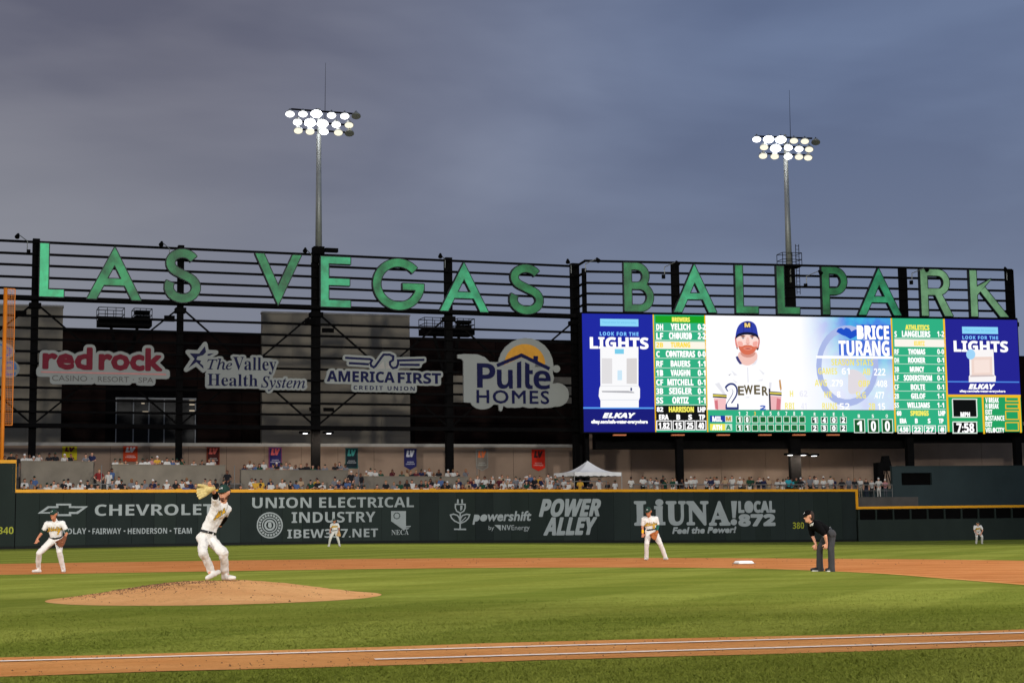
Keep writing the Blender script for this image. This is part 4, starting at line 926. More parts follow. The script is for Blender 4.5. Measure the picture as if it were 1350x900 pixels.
# partly visible sign at the left edge
t = sign('partly visible blue and white round sign behind the orange foul pole', 10, 500); p = Pic(SP, .01, .01)
c4_ = crop(0, 430, 5.625); U = lambda pts: [SP.uv(*c4_(*q)) for q in pts]
pol = [[SP.uv(-26+46*math.cos(a)*1.0, 463+17*math.sin(a)) for a in np.arange(0, 6.28, .3)], [SP.uv(12+14*math.cos(a), 486+12*math.sin(a)) for a in np.arange(0, 6.28, .3)], [SP.uv(*q) for q in ((-60, 470), (14, 474), (14, 497), (-60, 495))]]
backing(t, pol); p.polys([[(-26+(40+g1)*math.cos(a), 463+(12+g1*.35)*math.sin(a)) for g1, a in ((-2.5, q), (2.5, q), (2.5, q+.3), (-2.5, q+.3))] for q in np.arange(-1.4, 1.2, .3)], M['sblue'], 0)
p.text('e', 1.5, 475.5, 22, 495.5, M['sblue'], 1, 'bold'); p.text('n', -22, 475, -1, 494.5, M['sblue'], 1, 'bold'); p.build('lettering', t)

# ================================================================ FOUL POLE
FPP = Plane(-20, 104.6, 60, 106.5)
ub, zb_ = FPP.uv(2.2, 606); ut, zt_ = FPP.uv(12.6, 380)
t = thing('foul_pole', 'orange foul pole with its mesh wing at the left edge of the picture', 'foul pole', FPP.P(ub, 0))
mb = MB(); mb.tube(FPP.P(ub, -.1), FPP.P(ub, zt_), .13, n=14); build('pole', mb, M['orange'], t, True)
mb = MB(); w0 = .42; zlo = FPP.uv(8, 560)[1]; zhi = FPP.uv(18, 381)[1]
for i in range(5): u = ub+.17+w0*i/4; mb.pbox(FPP, u-.007, u+.007, zlo, zhi, -.012, .012)
n_ = 58
for i in range(n_+1): z = zlo+(zhi-zlo)*i/n_; mb.pbox(FPP, ub+.16, ub+.17+w0, z-.008, z+.008, .0125, .03)
build('mesh_wing', mb, M['orange'], t)
mb = MB()
for u, z0, u1_, z1 in ((ub+.15, zlo, ub+.2+w0, zlo), (ub+.15, zhi, ub+.2+w0, zhi), (ub+.2+w0, zlo, ub+.2+w0, zhi)): mb.beam(FPP.P(u, z0), FPP.P(u1_, z1), .05, .05)
build('wing_frame', mb, M['orange'], t)

# ================================================================ BIG SCREEN
SCP = RF.shift(1.35); ua, ub_ = SCP.uv(768.5, 490)[0], SCP.uv(1344, 496)[0]
zt, zb_ = (SCP.uv(768.5, 413)[1]+SCP.uv(1344, 422)[1])/2, (SCP.uv(768.5, 567)[1]+SCP.uv(1344, 571)[1])/2
t = thing('scoreboard', 'huge lit video scoreboard with line-ups, player portrait and water cooler adverts', 'scoreboard', SCP.P((ua+ub_)/2, zb_))
mb = MB(); mb.pbox(SCP, ua-.1, ub_+.1, zb_-.12, zt+.12, -1.0, -.02); build('cabinet', mb, M['black'], t)
for x in (818, 895, 955, 1010, 1055, 1100):
    q = SCP.uv(x, 573); mb = MB(); mb.pbox(SCP, q[0]-.55, q[0]+.55, zb_-.3, zb_-.2, -.5, -.1); build('strip_lamp', mb, mat('amber_strip_lamp', (190, 110, 70), .6, .1, 1, emit=.5), t)
BLU = (20, 32, 150); BLU2 = (26, 28, 140); GRN = (46, 176, 130); GRN2 = (30, 160, 96); DG = (12, 104, 50); WH = (255, 255, 255); YE = (240, 232, 96); OR = (245, 190, 30); BK = (8, 10, 10)
def E_(c, s=1.0): return emat(c, s)
def sp(): return Pic(SCP, .004, .004)
A_ = crop(760, 400, 5); B_ = crop(920, 400, 5); C2 = crop(1170, 400, 5)
def T(p, c, txt, x0, y0, x1, y1, col, lay=3, style='bold', fat=.02, s=1.1, **k): a = c(x0, y0); b = c(x1, y1); p.text(txt, a[0], a[1], b[0], b[1], E_(col, s), lay, style, fat=fat, **k)
def Rc(p, c, x0, y0, x1, y1, col, lay=1, s=1.0): a = c(x0, y0); b = c(x1, y1); p.rect(a[0], a[1], b[0], b[1], E_(col, s), lay)
def Fr(p, c, x0, y0, x1, y1, tt, col, lay=2, s=1.0): a = c(x0, y0); b = c(x1, y1); p.frame(a[0], a[1], b[0], b[1], tt, E_(col, s), lay)
def Po(p, c, pts, col, lay=2, s=1.0): p.poly([c(*q) for q in pts], E_(col, s), lay)
def quad(p, x0, x1, col, lay=0, yt=None, yb=None, s=1.0, m=None):
    """full-height strip of the screen between two pixel columns"""
    u0, u1_ = SCP.uv(x0, 490)[0], SCP.uv(x1, 490)[0]; z1 = zt if yt is None else SCP.uv((x0+x1)/2, yt)[1]; z0 = zb_ if yb is None else SCP.uv((x0+x1)/2, yb)[1]
    p.raw([(u0, z0), (u1_, z0), (u1_, z1), (u0, z1)], [(0, 1, 2), (0, 2, 3)], m or E_(col, s), lay)
# -- left advert
p = sp(); quad(p, 768.5, 862, (24, 36, 160)); quad(p, 768.5, 862, (18, 22, 120), 1, yt=539)
Rc(p, A_, 45, 683, 508, 693, (90, 160, 240), 2)
Rc(p, A_, 156, 102, 408, 150, (140, 215, 250)); T(p, A_, 'Filtered water for everyone today', 172, 118, 392, 134, (90, 170, 215), 3, 'sans', 0)
T(p, A_, 'LOOK FOR THE', 154, 188, 408, 212, (120, 190, 250), 3, 'bold', .01, space=1.25); T(p, A_, 'LIGHTS', 90, 224, 472, 298, WH, 2, 'bold', .03)
Po(p, A_, [(156, 285), (408, 285), (408, 540), (418, 560), (418, 620), (410, 640), (410, 685), (158, 685), (158, 640), (146, 610), (150, 560), (158, 540)], (250, 250, 252), 3)
Po(p, A_, [(166, 360), (235, 362), (235, 528), (166, 528)], (226, 224, 226), 4); Po(p, A_, [(330, 362), (398, 360), (398, 530), (330, 528)], (218, 214, 214), 4)
Po(p, A_, [(252, 300), (312, 300), (312, 332), (252, 332)], (120, 205, 235), 4); Po(p, A_, [(270, 440), (300, 440), (300, 505), (270, 505)], (205, 232, 248), 4)
Po(p, A_, [(165, 575), (340, 575), (380, 583), (380, 590), (170, 584)], (176, 176, 182), 4); Po(p, A_, [(160, 540), (406, 540), (406, 546), (160, 546)], (232, 232, 236), 4); Po(p, A_, [(355, 555), (366, 555), (366, 575), (355, 575)], (60, 70, 120), 5)
Po(p, A_, [(158, 632), (408, 632), (408, 637), (158, 637)], (225, 228, 236), 4)
T(p, A_, 'ELKAY', 174, 722, 386, 752, WH, 3, 'bi', .03, shear=.15); T(p, A_, 'elkay.com/safe-water-everywhere', 98, 766, 468, 796, WH, 3, 'gill', .02)
p.build('left_advert_picture', t)
# -- left line-up
p = sp(); quad(p, 862, 931, GRN); quad(p, 862, 863.6, OR, 2); quad(p, 930.2, 931.8, OR, 2)
Rc(p, A_, 519, 82, 850, 128, (20, 160, 30), 1); T(p, A_, 'BREWERS', 630, 92, 746, 120, YE, 3)
Rc(p, A_, 519, 250, 855, 300, (252, 248, 232), 2)
rows_ = [('DH', 'YELICH', '0-2', 134, 176), ('LF', 'CHOURIO', '2-2', 192, 236), ('2B', 'TURANG', '', 256, 290), ('C', 'CONTRERAS', '0-0', 312, 354), ('RF', 'BAUERS', '1-1', 376, 418), ('1B', 'VAUGHN', '0-1', 436, 478), ('CF', 'MITCHELL', '0-1', 498, 540), ('3B', 'SEIGLER', '0-1', 556, 598), ('SS', 'ORTIZ', '1-1', 616, 660)]
for i, (a, b, c, y0, y1) in enumerate(rows_):
    col = WH if b != 'TURANG' else (250, 214, 70); ln = {6: 750, 7: 785, 9: 785, 8: 770, 5: 735}.get(len(b), 750); mid = 685; w_ = 16*len(b)
    T(p, A_, a, 526, y0+2, 526+(22 if len(a) == 1 else 44), y1-2, col, 3, fat=.015); T(p, A_, b, mid-w_*.66, y0, mid+w_*.66, y1-2, col, 3, fat=.02)
    if c: T(p, A_, c, 800, y0+2, 850, y1-2, WH, 3, fat=.015)
    if b != 'TURANG': Rc(p, A_, 519, y1+5, 856, y1+9, (205, 225, 215), 2)
Rc(p, A_, 519, 672, 858, 835, BK, 2); T(p, A_, '82', 530, 682, 570, 712, WH, 3); T(p, A_, 'HARRISON', 610, 680, 772, 714, YE, 3); T(p, A_, 'LHP', 800, 682, 850, 714, WH, 3)
for a, x0, x1 in (('ERA', 545, 606), ('B', 660, 682), ('S', 738, 760), ('TP', 808, 846)): T(p, A_, a, x0, 732, x1, 764, WH, 3)
for a, x0, x1 in (('1.82', 526, 628), ('15', 634, 708), ('25', 712, 784), ('40', 788, 856)): Fr(p, A_, x0, 770, x1, 834, 1.2, WH, 3); T(p, A_, a, x0+16, 784, x1-16, 824, WH, 4)
p.build('left_line_up', t)
# -- centre picture
def portrait_bg():
    m, tt, b = nmat('screen_portrait_background'); v = tt.nodes.new('ShaderNodeTexCoord').outputs['Object']
    sx = tt.nodes.new('ShaderNodeSeparateXYZ'); tt.links.new(v, sx.inputs[0])
    d = tt.nodes.new('ShaderNodeVectorMath'); d.operation = 'DOT_PRODUCT'; d.inputs[1].default_value = SCP.t; tt.links.new(v, d.inputs[0])
    g_ = tt.nodes.new('ShaderNodeMapRange'); g_.inputs[1].default_value = -.5; g_.inputs[2].default_value = 5.5; tt.links.new(d.outputs['Value'], g_.inputs[0])
    h_ = tt.nodes.new('ShaderNodeMapRange'); h_.inputs[1].default_value = 4.6; h_.inputs[2].default_value = 9; tt.links.new(sx.outputs[2], h_.inputs[0])
    mu = tt.nodes.new('ShaderNodeMath'); mu.operation = 'MULTIPLY'; tt.links.new(g_.outputs[0], mu.inputs[0]); tt.links.new(h_.outputs[0], mu.inputs[1])
    n = tnoise(tt, v, .5, 3, .6, .35, .65)
    blue = mixc(tt, n, (*lin((70, 120, 225)), 1), (*lin((60, 196, 226)), 1))
    ad = tt.nodes.new('ShaderNodeMath'); ad.operation = 'MULTIPLY_ADD'; tt.links.new(g_.outputs[0], ad.inputs[0]); ad.inputs[1].default_value = .38; tt.links.new(mu.outputs[0], ad.inputs[2])
    col = mixc(tt, ad.outputs[0], (*lin((250, 250, 255)), 1), blue)
    b.inputs['Base Color'].default_value = (.01, .01, .01, 1); tt.links.new(col, b.inputs['Emission Color']); b.inputs['Emission Strength'].default_value = 1.02
    return m
p = sp(); quad(p, 931.8, 1177, WH, 0, yb=540, m=portrait_bg())
# pale club ring behind the figures
ringp = []
for i in range(30):
    a0, a1 = 2*math.pi*i/30, 2*math.pi*(i+1)/30; ringp.append([B_(985+rr*math.cos(a), 410+rr*1.3*math.sin(a)) for rr, a in ((170, a0), (205, a0), (205, a1), (170, a1))])
p.polys(ringp, E_((172, 186, 232), 1.0), 1)
p.poly([B_(1035+62*math.cos(a)+(18*math.cos(2*a)), 515+82*math.sin(a)) for a in np.arange(0, 6.28, .2)], E_((226, 220, 226), 1.0), 1)
p.poly([B_(x_, y_) for x_, y_ in ((912, 186), (925, 166), (945, 160), (962, 170), (975, 158), (1000, 166), (1012, 184), (1035, 172), (1056, 170), (1056, 206), (1030, 222), (1004, 234), (985, 222), (970, 214), (952, 208), (930, 196))], E_((24, 78, 200), 1.0), 2)
Rc(p, B_, 1048, 140, 1280, 240, (38, 92, 208), 1); Rc(p, B_, 930, 242, 1283, 342, (70, 110, 214), 1)
T(p, B_, 'BRICE', 1050, 146, 1258, 236, WH, 3, fat=.03, s=1.15); T(p, B_, 'TURANG', 930, 246, 1260, 344, WH, 3, fat=.03, s=1.15); Rc(p, B_, 780, 347, 1283, 362, WH, 3, 1.15)
T(p, B_, 'SEASON STATS', 880, 366, 1156, 408, (235, 222, 90), 3, fat=.0)
for a, x0, y0, x1, y1, cc in (('GAMES', 792, 424, 918, 466, 0), ('61', 948, 424, 1000, 468, 1), ('AB', 1086, 428, 1136, 470, 0), ('222', 1160, 428, 1236, 474, 1), ('AVG', 770, 502, 850, 544, 0), ('.279', 872, 502, 956, 546, 1), ('OBP', 1058, 506, 1134, 548, 0), ('.408', 1168, 506, 1248, 550, 1), ('H', 606, 574, 628, 614, 0), ('62', 670, 574, 722, 614, 2), ('HR', 834, 578, 884, 620, 0), ('8', 916, 578, 940, 620, 1), ('SLG', 1042, 582, 1106, 624, 0), ('.477', 1160, 582, 1228, 626, 1), ('RBI', 574, 654, 636, 696, 0), ('41', 680, 654, 716, 696, 2), ('RUNS', 820, 654, 918, 698, 0), ('52', 934, 656, 1000, 700, 1), ('2B', 1126, 656, 1168, 700, 0), ('15', 1186, 656, 1234, 702, 1)):
    T(p, B_, a, x0, y0, x1, y1, ((238, 226, 110), WH, (226, 226, 236))[cc], 3, fat=.0, s=1.1)
p.build('player_statistics_picture', t)
# portrait of a ball player in a blue cap and white jersey
p = sp()
def smooth(pts, n=5):
    q = []; m_ = len(pts)
    for i in range(m_):
        p0, p1, p2, p3 = (V(pts[(i+k) % m_]) for k in (-1, 0, 1, 2))
        for k in range(n): t_ = k/n; q.append(tuple(.5*((2*p1)+(-p0+p2)*t_+(2*p0-5*p1+4*p2-p3)*t_*t_+(-p0+3*p1-3*p2+p3)*t_**3)))
    return q
def Sm(pts, col, lay, s=1.0): Po(p, B_, smooth(pts), col, lay, s)
Po(p, B_, [(58, 700), (84, 590), (110, 520), (150, 470), (215, 425), (285, 392), (340, 400), (385, 388), (450, 415), (505, 450), (535, 500), (552, 580), (556, 700)], (250, 250, 253), 2, 1.05)
Po(p, B_, [(112, 530), (140, 520), (186, 600), (182, 640), (160, 590)], (232, 232, 238), 3); Po(p, B_, [(470, 520), (486, 520), (478, 600), (468, 640)], (228, 228, 236), 3); Po(p, B_, [(325, 420), (330, 420), (334, 520), (328, 520)], (226, 226, 234), 3)
for q_ in ([(220, 440), (260, 470), (240, 476)], [(400, 430), (440, 460), (430, 470)], [(300, 620), (340, 612), (336, 622)], [(230, 500), (262, 520), (248, 524)], [(386, 510), (430, 496), (424, 510)]): Po(p, B_, q_, (234, 234, 240), 3)
Sm([(276, 318), (380, 318), (388, 372), (350, 402), (322, 408), (290, 398), (268, 376)], (244, 200, 190), 3); Sm([(286, 322), (374, 322), (366, 346), (330, 356), (294, 346)], (214, 150, 136), 4)
Po(p, B_, [(248, 352), (262, 346), (276, 372), (292, 398), (276, 400), (258, 376)], (60, 60, 120), 4); Po(p, B_, [(384, 372), (396, 362), (380, 398), (352, 410)], (232, 232, 240), 5)
Sm([(244, 224), (256, 218), (264, 282), (258, 290), (248, 272)], (226, 136, 126), 4); Sm([(390, 226), (403, 220), (408, 256), (398, 292), (388, 284)], (216, 128, 118), 4)
Sm([(390, 246), (402, 262), (400, 300), (388, 306), (384, 280)], (70, 48, 44), 3); Sm([(250, 250), (260, 262), (262, 300), (254, 292)], (70, 48, 44), 3)
Sm([(256, 200), (326, 192), (394, 204), (399, 246), (392, 284), (376, 314), (350, 332), (328, 337), (304, 331), (280, 312), (264, 282), (254, 244)], (253, 220, 212), 5)
Sm([(262, 250), (290, 252), (296, 276), (276, 288), (264, 274)], (246, 178, 166), 6); Sm([(364, 254), (392, 250), (390, 276), (378, 288), (362, 276)], (244, 172, 160), 6)
Sm([(266, 282), (286, 284), (304, 276), (328, 273), (352, 277), (372, 286), (390, 284), (378, 312), (352, 332), (328, 338), (302, 332), (278, 312)], (218, 112, 84), 7)
Sm([(300, 292), (328, 286), (356, 293), (350, 304), (328, 309), (306, 303)], (232, 140, 118), 8); Sm([(308, 296), (328, 293), (350, 297), (328, 301)], (176, 74, 66), 9)
for x_ in (297, 357):
    Sm([(x_-17, 216), (x_, 210), (x_+17, 216), (x_, 220)], (138, 84, 66), 7); Sm([(x_-13, 229), (x_, 223), (x_+13, 230), (x_, 235)], (250, 240, 238), 7); Sm([(x_-5, 229), (x_, 224), (x_+5, 229), (x_, 234)], (70, 84, 110), 8); Sm([(x_-14, 226), (x_, 220), (x_+14, 227), (x_, 225)], (150, 90, 80), 8)
Sm([(322, 226), (334, 226), (340, 258), (328, 266), (315, 258)], (246, 194, 182), 7); Sm([(314, 259), (328, 264), (342, 260), (328, 269)], (212, 130, 116), 8)
Sm([(248, 236), (250, 196), (262, 156), (286, 128), (322, 116), (358, 122), (382, 146), (392, 186), (400, 236), (382, 214), (324, 200), (266, 214)], (44, 60, 168), 9)
Sm([(300, 122), (306, 150), (302, 196), (298, 196)], (36, 48, 146), 10); Sm([(352, 124), (350, 150), (356, 196), (360, 196)], (36, 48, 146), 10)
Sm([(246, 236), (262, 202), (322, 188), (386, 202), (402, 240), (380, 218), (322, 205), (268, 218)], (14, 18, 56), 11)
Sm([(300, 130), (325, 120), (350, 132), (346, 156), (326, 164), (304, 154)], (22, 28, 96), 10); T(p, B_, 'M', 308, 130, 342, 156, (236, 206, 120), 12, 'bold')
for xs_ in ((98, 190), (474, 552)):
    o_ = 0 if xs_[0] < 200 else -16; Po(p, B_, [(xs_[0], 594+o_), (xs_[1], 600+o_), (xs_[1], 624+o_), (xs_[0], 618+o_)], (36, 36, 56), 4); Po(p, B_, [(xs_[0], 600+o_), (xs_[1], 606+o_), (xs_[1], 614+o_), (xs_[0], 609+o_)], (240, 224, 90), 5)
Po(p, B_, [(104, 622), (186, 626), (182, 700), (112, 696)], (246, 196, 198), 4); Po(p, B_, [(110, 640), (130, 636), (134, 700), (116, 696)], (214, 120, 130), 5); Po(p, B_, [(478, 606), (550, 612), (546, 700), (482, 700)], (240, 184, 188), 4); Po(p, B_, [(520, 622), (546, 630), (540, 700), (516, 700)], (212, 120, 130), 5); Po(p, B_, [(466, 560), (476, 560), (482, 700), (470, 700)], (50, 44, 60), 4)
Po(p, B_, [(534, 505), (544, 500), (552, 560), (546, 580), (538, 550)], (200, 150, 90), 5)
for ch_, x_, y_ in (('E', 266, 546), ('W', 306, 540), ('E', 372, 540), ('R', 424, 548)): T(p, B_, ch_, x_, y_, x_+(54 if ch_ == 'W' else 36), y_+56, (96, 86, 60), 4, 'gill', .035)
T(p, B_, '2', 184, 528, 262, 694, (40, 54, 116), 4, 'bold', .07); T(p, B_, '2', 190, 536, 256, 682, WH, 5, 'bold', .0); T(p, B_, '2', 410, 672, 446, 700, (60, 90, 180), 4)
Po(p, B_, [(196, 464), (204, 470), (222, 462), (206, 474)], (60, 60, 80), 4)
p.build('player_portrait', t)
# -- line score
p = sp(); quad(p, 931.8, 1177, GRN, 1, yt=540.5)
Rc(p, B_, 80, 738, 180, 780, (30, 60, 160), 2); T(p, B_, 'MIL', 96, 744, 158, 776, WH, 3); Rc(p, B_, 180, 738, 226, 780, (230, 232, 226), 2); T(p, B_, 'M', 186, 746, 216, 772, (190, 150, 60), 3)
Rc(p, B_, 80, 792, 180, 836, (240, 232, 90), 2); T(p, B_, 'ATH', 96, 800, 158, 832, WH, 3); Rc(p, B_, 180, 792, 226, 836, (200, 232, 214), 2); T(p, B_, 'A', 186, 800, 216, 830, (40, 130, 90), 3)
for i in range(9):
    x = 252+51.8*i; T(p, B_, str(i+1), x+14, 712, x+26, 736, WH if i != 2 else OR, 3, fat=0)
    for j in range(2):
        y = 742+j*54; Rc(p, B_, x, y, x+42, y+44, (226, 240, 230), 2); Rc(p, B_, x+4, y+4, x+38, y+40, DG, 3)
        if i < 2: T(p, B_, '10'[i] if j == 0 else '11'[i], x+14, y+7, x+28, y+38, WH, 4)
for i, (h, a, b) in enumerate((('R', '1', '2'), ('H', '4', '3'), ('E', '0', '0'), ('L', '2', '2'))):
    x = 748+63*i; T(p, B_, h, x+16, 718, x+28, 740, WH, 3, fat=0)
    for j, ch in enumerate((a, b)): y = 746+j*53; Rc(p, B_, x, y, x+44, y+44, (226, 240, 230), 2); Rc(p, B_, x+4, y+4, x+40, y+40, (20, 60, 44), 3); T(p, B_, ch, x+12, y+7, x+32, y+38, WH, 4)
for i, (h, a) in enumerate((('B', '1'), ('S', '0'), ('O', '0'))):
    x = 1028+92*i; T(p, B_, h, x+26, 730, x+40, 752, WH, 3, fat=0); Rc(p, B_, x, 760, x+74, 852, (226, 240, 230), 2); Rc(p, B_, x+5, 765, x+69, 847, (10, 84, 40), 3); T(p, B_, a, x+22, 774, x+52, 840, WH, 4)
p.build('line_score', t)
# -- right line-up
p = sp(); quad(p, 1177, 1248, GRN); quad(p, 1176.6, 1178.6, OR, 2); quad(p, 1246, 1248.4, OR, 2)
T(p, C2, 'ATHLETICS', 118, 142, 274, 174, YE, 3); Rc(p, C2, 46, 236, 380, 286, (252, 246, 236), 2); T(p, C2, 'KURTZ', 176, 248, 244, 278, (250, 222, 110), 3)
rows_ = [('S', 'LANGELIERS', '1-2', 182, 220, 188), ('RF', 'THOMAS', '0-0', 300, 334, 192), ('DH', 'ROOKER', '0-1', 356, 390, 192), ('3B', 'MUNCY', '0-1', 416, 450, 194), ('LF', 'SODERSTROM', '0-1', 472, 508, 200), ('CF', 'BOLTE', '0-1', 532, 568, 200), ('2B', 'GELOF', '1-1', 592, 626, 202), ('SS', 'WILLIAMS', '1-1', 652, 686, 204)]
for a, b, c, y0, y1, mid in rows_:
    w_ = 9.2*len(b); T(p, C2, a, 46, y0+1, 46+16*len(a)*.9, y1, WH, 3, fat=.01); T(p, C2, b, mid-w_, y0, mid+w_, y1, WH, 3, fat=.02); T(p, C2, c, 328, y0+1, 372, y1-1, WH, 3, fat=.01); Rc(p, C2, 46, y1+7, 384, y1+11, (205, 228, 216), 2)
T(p, C2, '60', 62, 708, 90, 738, WH, 3); T(p, C2, 'SPRINGS', 152, 706, 270, 738, YE, 3); T(p, C2, 'LHP', 336, 706, 380, 738, WH, 3)
for a, x0, x1 in (('ERA', 82, 124), ('B', 182, 198), ('S', 266, 282), ('TP', 338, 368)): T(p, C2, a, x0, 758, x1, 788, WH, 3)
for a, x0, x1 in (('4.50', 66, 150), ('22', 162, 232), ('27', 240, 318), ('49', 334, 386)): Fr(p, C2, x0, 802, x1, 856, 1.0, WH, 3); T(p, C2, a, x0+14, 814, x1-14, 846, WH, 4)
p.build('right_line_up', t)
# -- right advert
p = sp(); quad(p, 1248, 1344, (34, 34, 146), 0, yb=520); Rc(p, C2, 396, 512, 868, 520, (80, 140, 230), 2)
Rc(p, C2, 492, 154, 728, 200, (140, 215, 250)); T(p, C2, 'Filtered water for everyone', 508, 170, 712, 186, (90, 170, 215), 3, 'sans', 0)
T(p, C2, 'LOOK FOR THE', 494, 214, 728, 236, (120, 190, 250), 3, 'bold', .01, space=1.25); T(p, C2, 'LIGHTS', 438, 248, 792, 318, WH, 2, 'bold', .03)
Po(p, C2, [(538, 306), (698, 302), (704, 470), (714, 480), (712, 516), (536, 518), (536, 480), (542, 470)], (250, 246, 246), 3); Po(p, C2, [(552, 352), (690, 350), (692, 470), (554, 472)], (240, 216, 206), 4); Po(p, C2, [(545, 472), (700, 470), (704, 480), (545, 484)], (205, 190, 190), 5); Po(p, C2, [(570, 372), (672, 370), (674, 455), (572, 458)], (248, 228, 220), 5)
Po(p, C2, [(548+30*math.cos(a), 335+34*math.sin(a)) for a in np.arange(0, 6.28, .4)], (160, 214, 250), 6)
T(p, C2, 'ELKAY', 536, 532, 706, 562, WH, 3, 'bi', .03, shear=.12); T(p, C2, 'elkay.com/safe-water-everywhere', 476, 570, 776, 588, WH, 3, 'gill', .015)
p.build('right_advert_picture', t)
# -- pitch speed and clock
p = sp(); quad(p, 1248, 1344, GRN2, 0, yt=520); quad(p, 1248, 1344, OR, 1, yt=520, yb=523.2); Rc(p, C2, 626, 612, 638, 858, OR, 1); Rc(p, C2, 868, 612, 880, 850, OR, 1)
Fr(p, C2, 426, 626, 592, 752, 1.4, (226, 240, 230), 2); Rc(p, C2, 432, 632, 586, 746, BK, 1); T(p, C2, 'MPH', 482, 716, 542, 744, WH, 3)
Fr(p, C2, 428, 776, 592, 856, 1.4, (226, 240, 230), 2); Rc(p, C2, 434, 782, 588, 850, BK, 1); T(p, C2, '7:58', 456, 788, 570, 848, WH, 3, fat=.02)
for i, a in enumerate(('V BREAK', 'H BREAK', 'EXIT', 'DISTANCE', 'EXIT', 'VELOCITY')): y = 620+i*39.5; T(p, C2, a, 646, y, 646+(44 if a == 'EXIT' else 86 if 'B' in a else 124), y+32, WH, 3, fat=.01)
for y0, y1 in ((614, 646), (660, 694), (706, 766), (780, 840)): Fr(p, C2, 776, y0, 866, y1, 1.3, OR, 2)
p.build('pitch_data_panel', t)

# ================================================================ LIGHT MASTS
def mast(pl, x, yb, yt, lab, bars, lamps, ant, cage, glare):
    u, zb0 = pl.uv(x, yb); zt0 = pl.uv(x, yt)[1]
    ux = lambda xx, yy: pl.uv(xx, yy)
    u = ux(x, (yb+yt)/2)[0] if 0 else u
    t = thing('light_mast', lab, 'floodlight mast', pl.P(u, zb0, -.4), 'floodlight masts on the sign frame')
    mb = MB(); n_ = 5
    mb.tube(pl.P(u, zb0-1.5, -.4), pl.P(u, zt0, -.4), .30, .20, 14); build('pole', mb, M['galv'], t, True)
    mb = MB(); mb.tube(pl.P(u, zb0-.3, -.4), pl.P(u, zb0+.1, -.4), .45, n=14); build('pole_flange', mb, M['black'], t)
    du = u-ux(x, yt)[0]      # the picture shows the pole leaning with perspective; keep the head centred on it
    cx_ = ux(x, yt)[0]
    for (x0, y0, x1, y1) in bars:
        a, za = ux(x0, y0); b, zb_2 = ux(x1, y1); z = (za+zb_2)/2
        mb = MB(); mb.beam(pl.P(a-cx_+u, z, -.4), pl.P(b-cx_+u, z, -.4), .14, .12); build('crossbar', mb, M['black'], t)
    mb = MB(); zz = ux(x, ant)[1]; mb.tube(pl.P(u+.55, zt0+1.2, -.5), pl.P(u+.6, zz, -.5), .03, .012, 6); build('lightning_rod', mb, M['black'], t)
    mb = MB(); mb.tube(pl.P(u, zt0, -.4), pl.P(u, ux(x, bars[0][1])[1]+.1, -.4), .16, .12, 10); build('head_post', mb, M['galv'], t)
    for i, (lx, ly_, br, tw) in enumerate(lamps):
        a, z = ux(lx, ly_); a = a-cx_+u; c = pl.P(a, z, .1)
        aim = (V((O.x, O.y, 0))*(.55 if br < 3 else .8)+V((20, 30, 0))*(.45 if br < 3 else .2)-c); aim = (aim+pl.t*tw*.45).normalized(); aim.z -= 1.5; aim.normalize()
        mb = MB(); q_ = 1 if br < 3 else 1.25; mb.tube(c-aim*.42, c-aim*.05, .14, .36*q_, 12); mb.tube(c-aim*.05, c+aim*.04, .39*q_, .41*q_, 12); h = build('floodlight', mb, M['galv'], t)
        mb = MB(); mb.tube(c+aim*.041, c+aim*.06, *((.37, .36) if br < 3 else (.47, .46)), 14); build('lens', mb, (M['lamp'], M['lampmid'], M['lampdim'], M['galv'])[3-br], h)  # brightest floodlights built oversize, their merging glare put into the shape
        mb = MB(); mb.beam(c+V((0, 0, .1)), V((c.x, c.y, c.z+.45)), .06, .06); build('yoke', mb, M['black'], h)
    if cage:
        mb = MB(); z = zb0
        for h in (.5, 1.1):
            for a, b in (((-.9, -.4), (.9, -.4)), ((.9, -.4), (.9, 1)), ((.9, 1), (-.9, 1)), ((-.9, 1), (-.9, -.4))): mb.tube(pl.P(u+a[0], z+h, -a[1]), pl.P(u+b[0], z+h, -b[1]), .03, n=6)
        for a in ((-.9, -.4), (0, -.4), (.9, -.4), (.9, 1), (-.9, 1)): mb.tube(pl.P(u+a[0], z-.05, -a[1]), pl.P(u+a[0], z+1.1, -a[1]), .03, n=6)
        mb.tube(pl.P(u+.45, z-2.6, .15), pl.P(u+.45, z+1.9, .15), .03, n=6); mb.tube(pl.P(u+.75, z-2.6, .15), pl.P(u+.75, z+1.9, .15), .03, n=6)
        for k in range(14): mb.tube(pl.P(u+.45, z-2.4+k*.32, .15), pl.P(u+.75, z-2.4+k*.32, .15), .02, n=5)
        build('service_cage', mb, M['black'], t); mb = MB(); mb.pbox(pl, u-.95, u+.95, z-.12, z-.02, -1.05, .45); build('cage_floor', mb, M['black'], t)
    else:
        mb = MB(); mb.pbox(pl, u-.5, u+.4, zb0-1.2, zb0+.2, -.9, .1); mb.pbox(pl, u+.5, u+1.6, zb0-.2, zb0+.12, -.5, 0); build('control_cabinet', mb, M['black'], t)
    return t, pl.P(u, ux(x, (bars[0][1]+bars[-1][1])/2)[1], 1.2)
T1 = crop(360, 60, 3.215); T2 = crop(980, 100, 3)
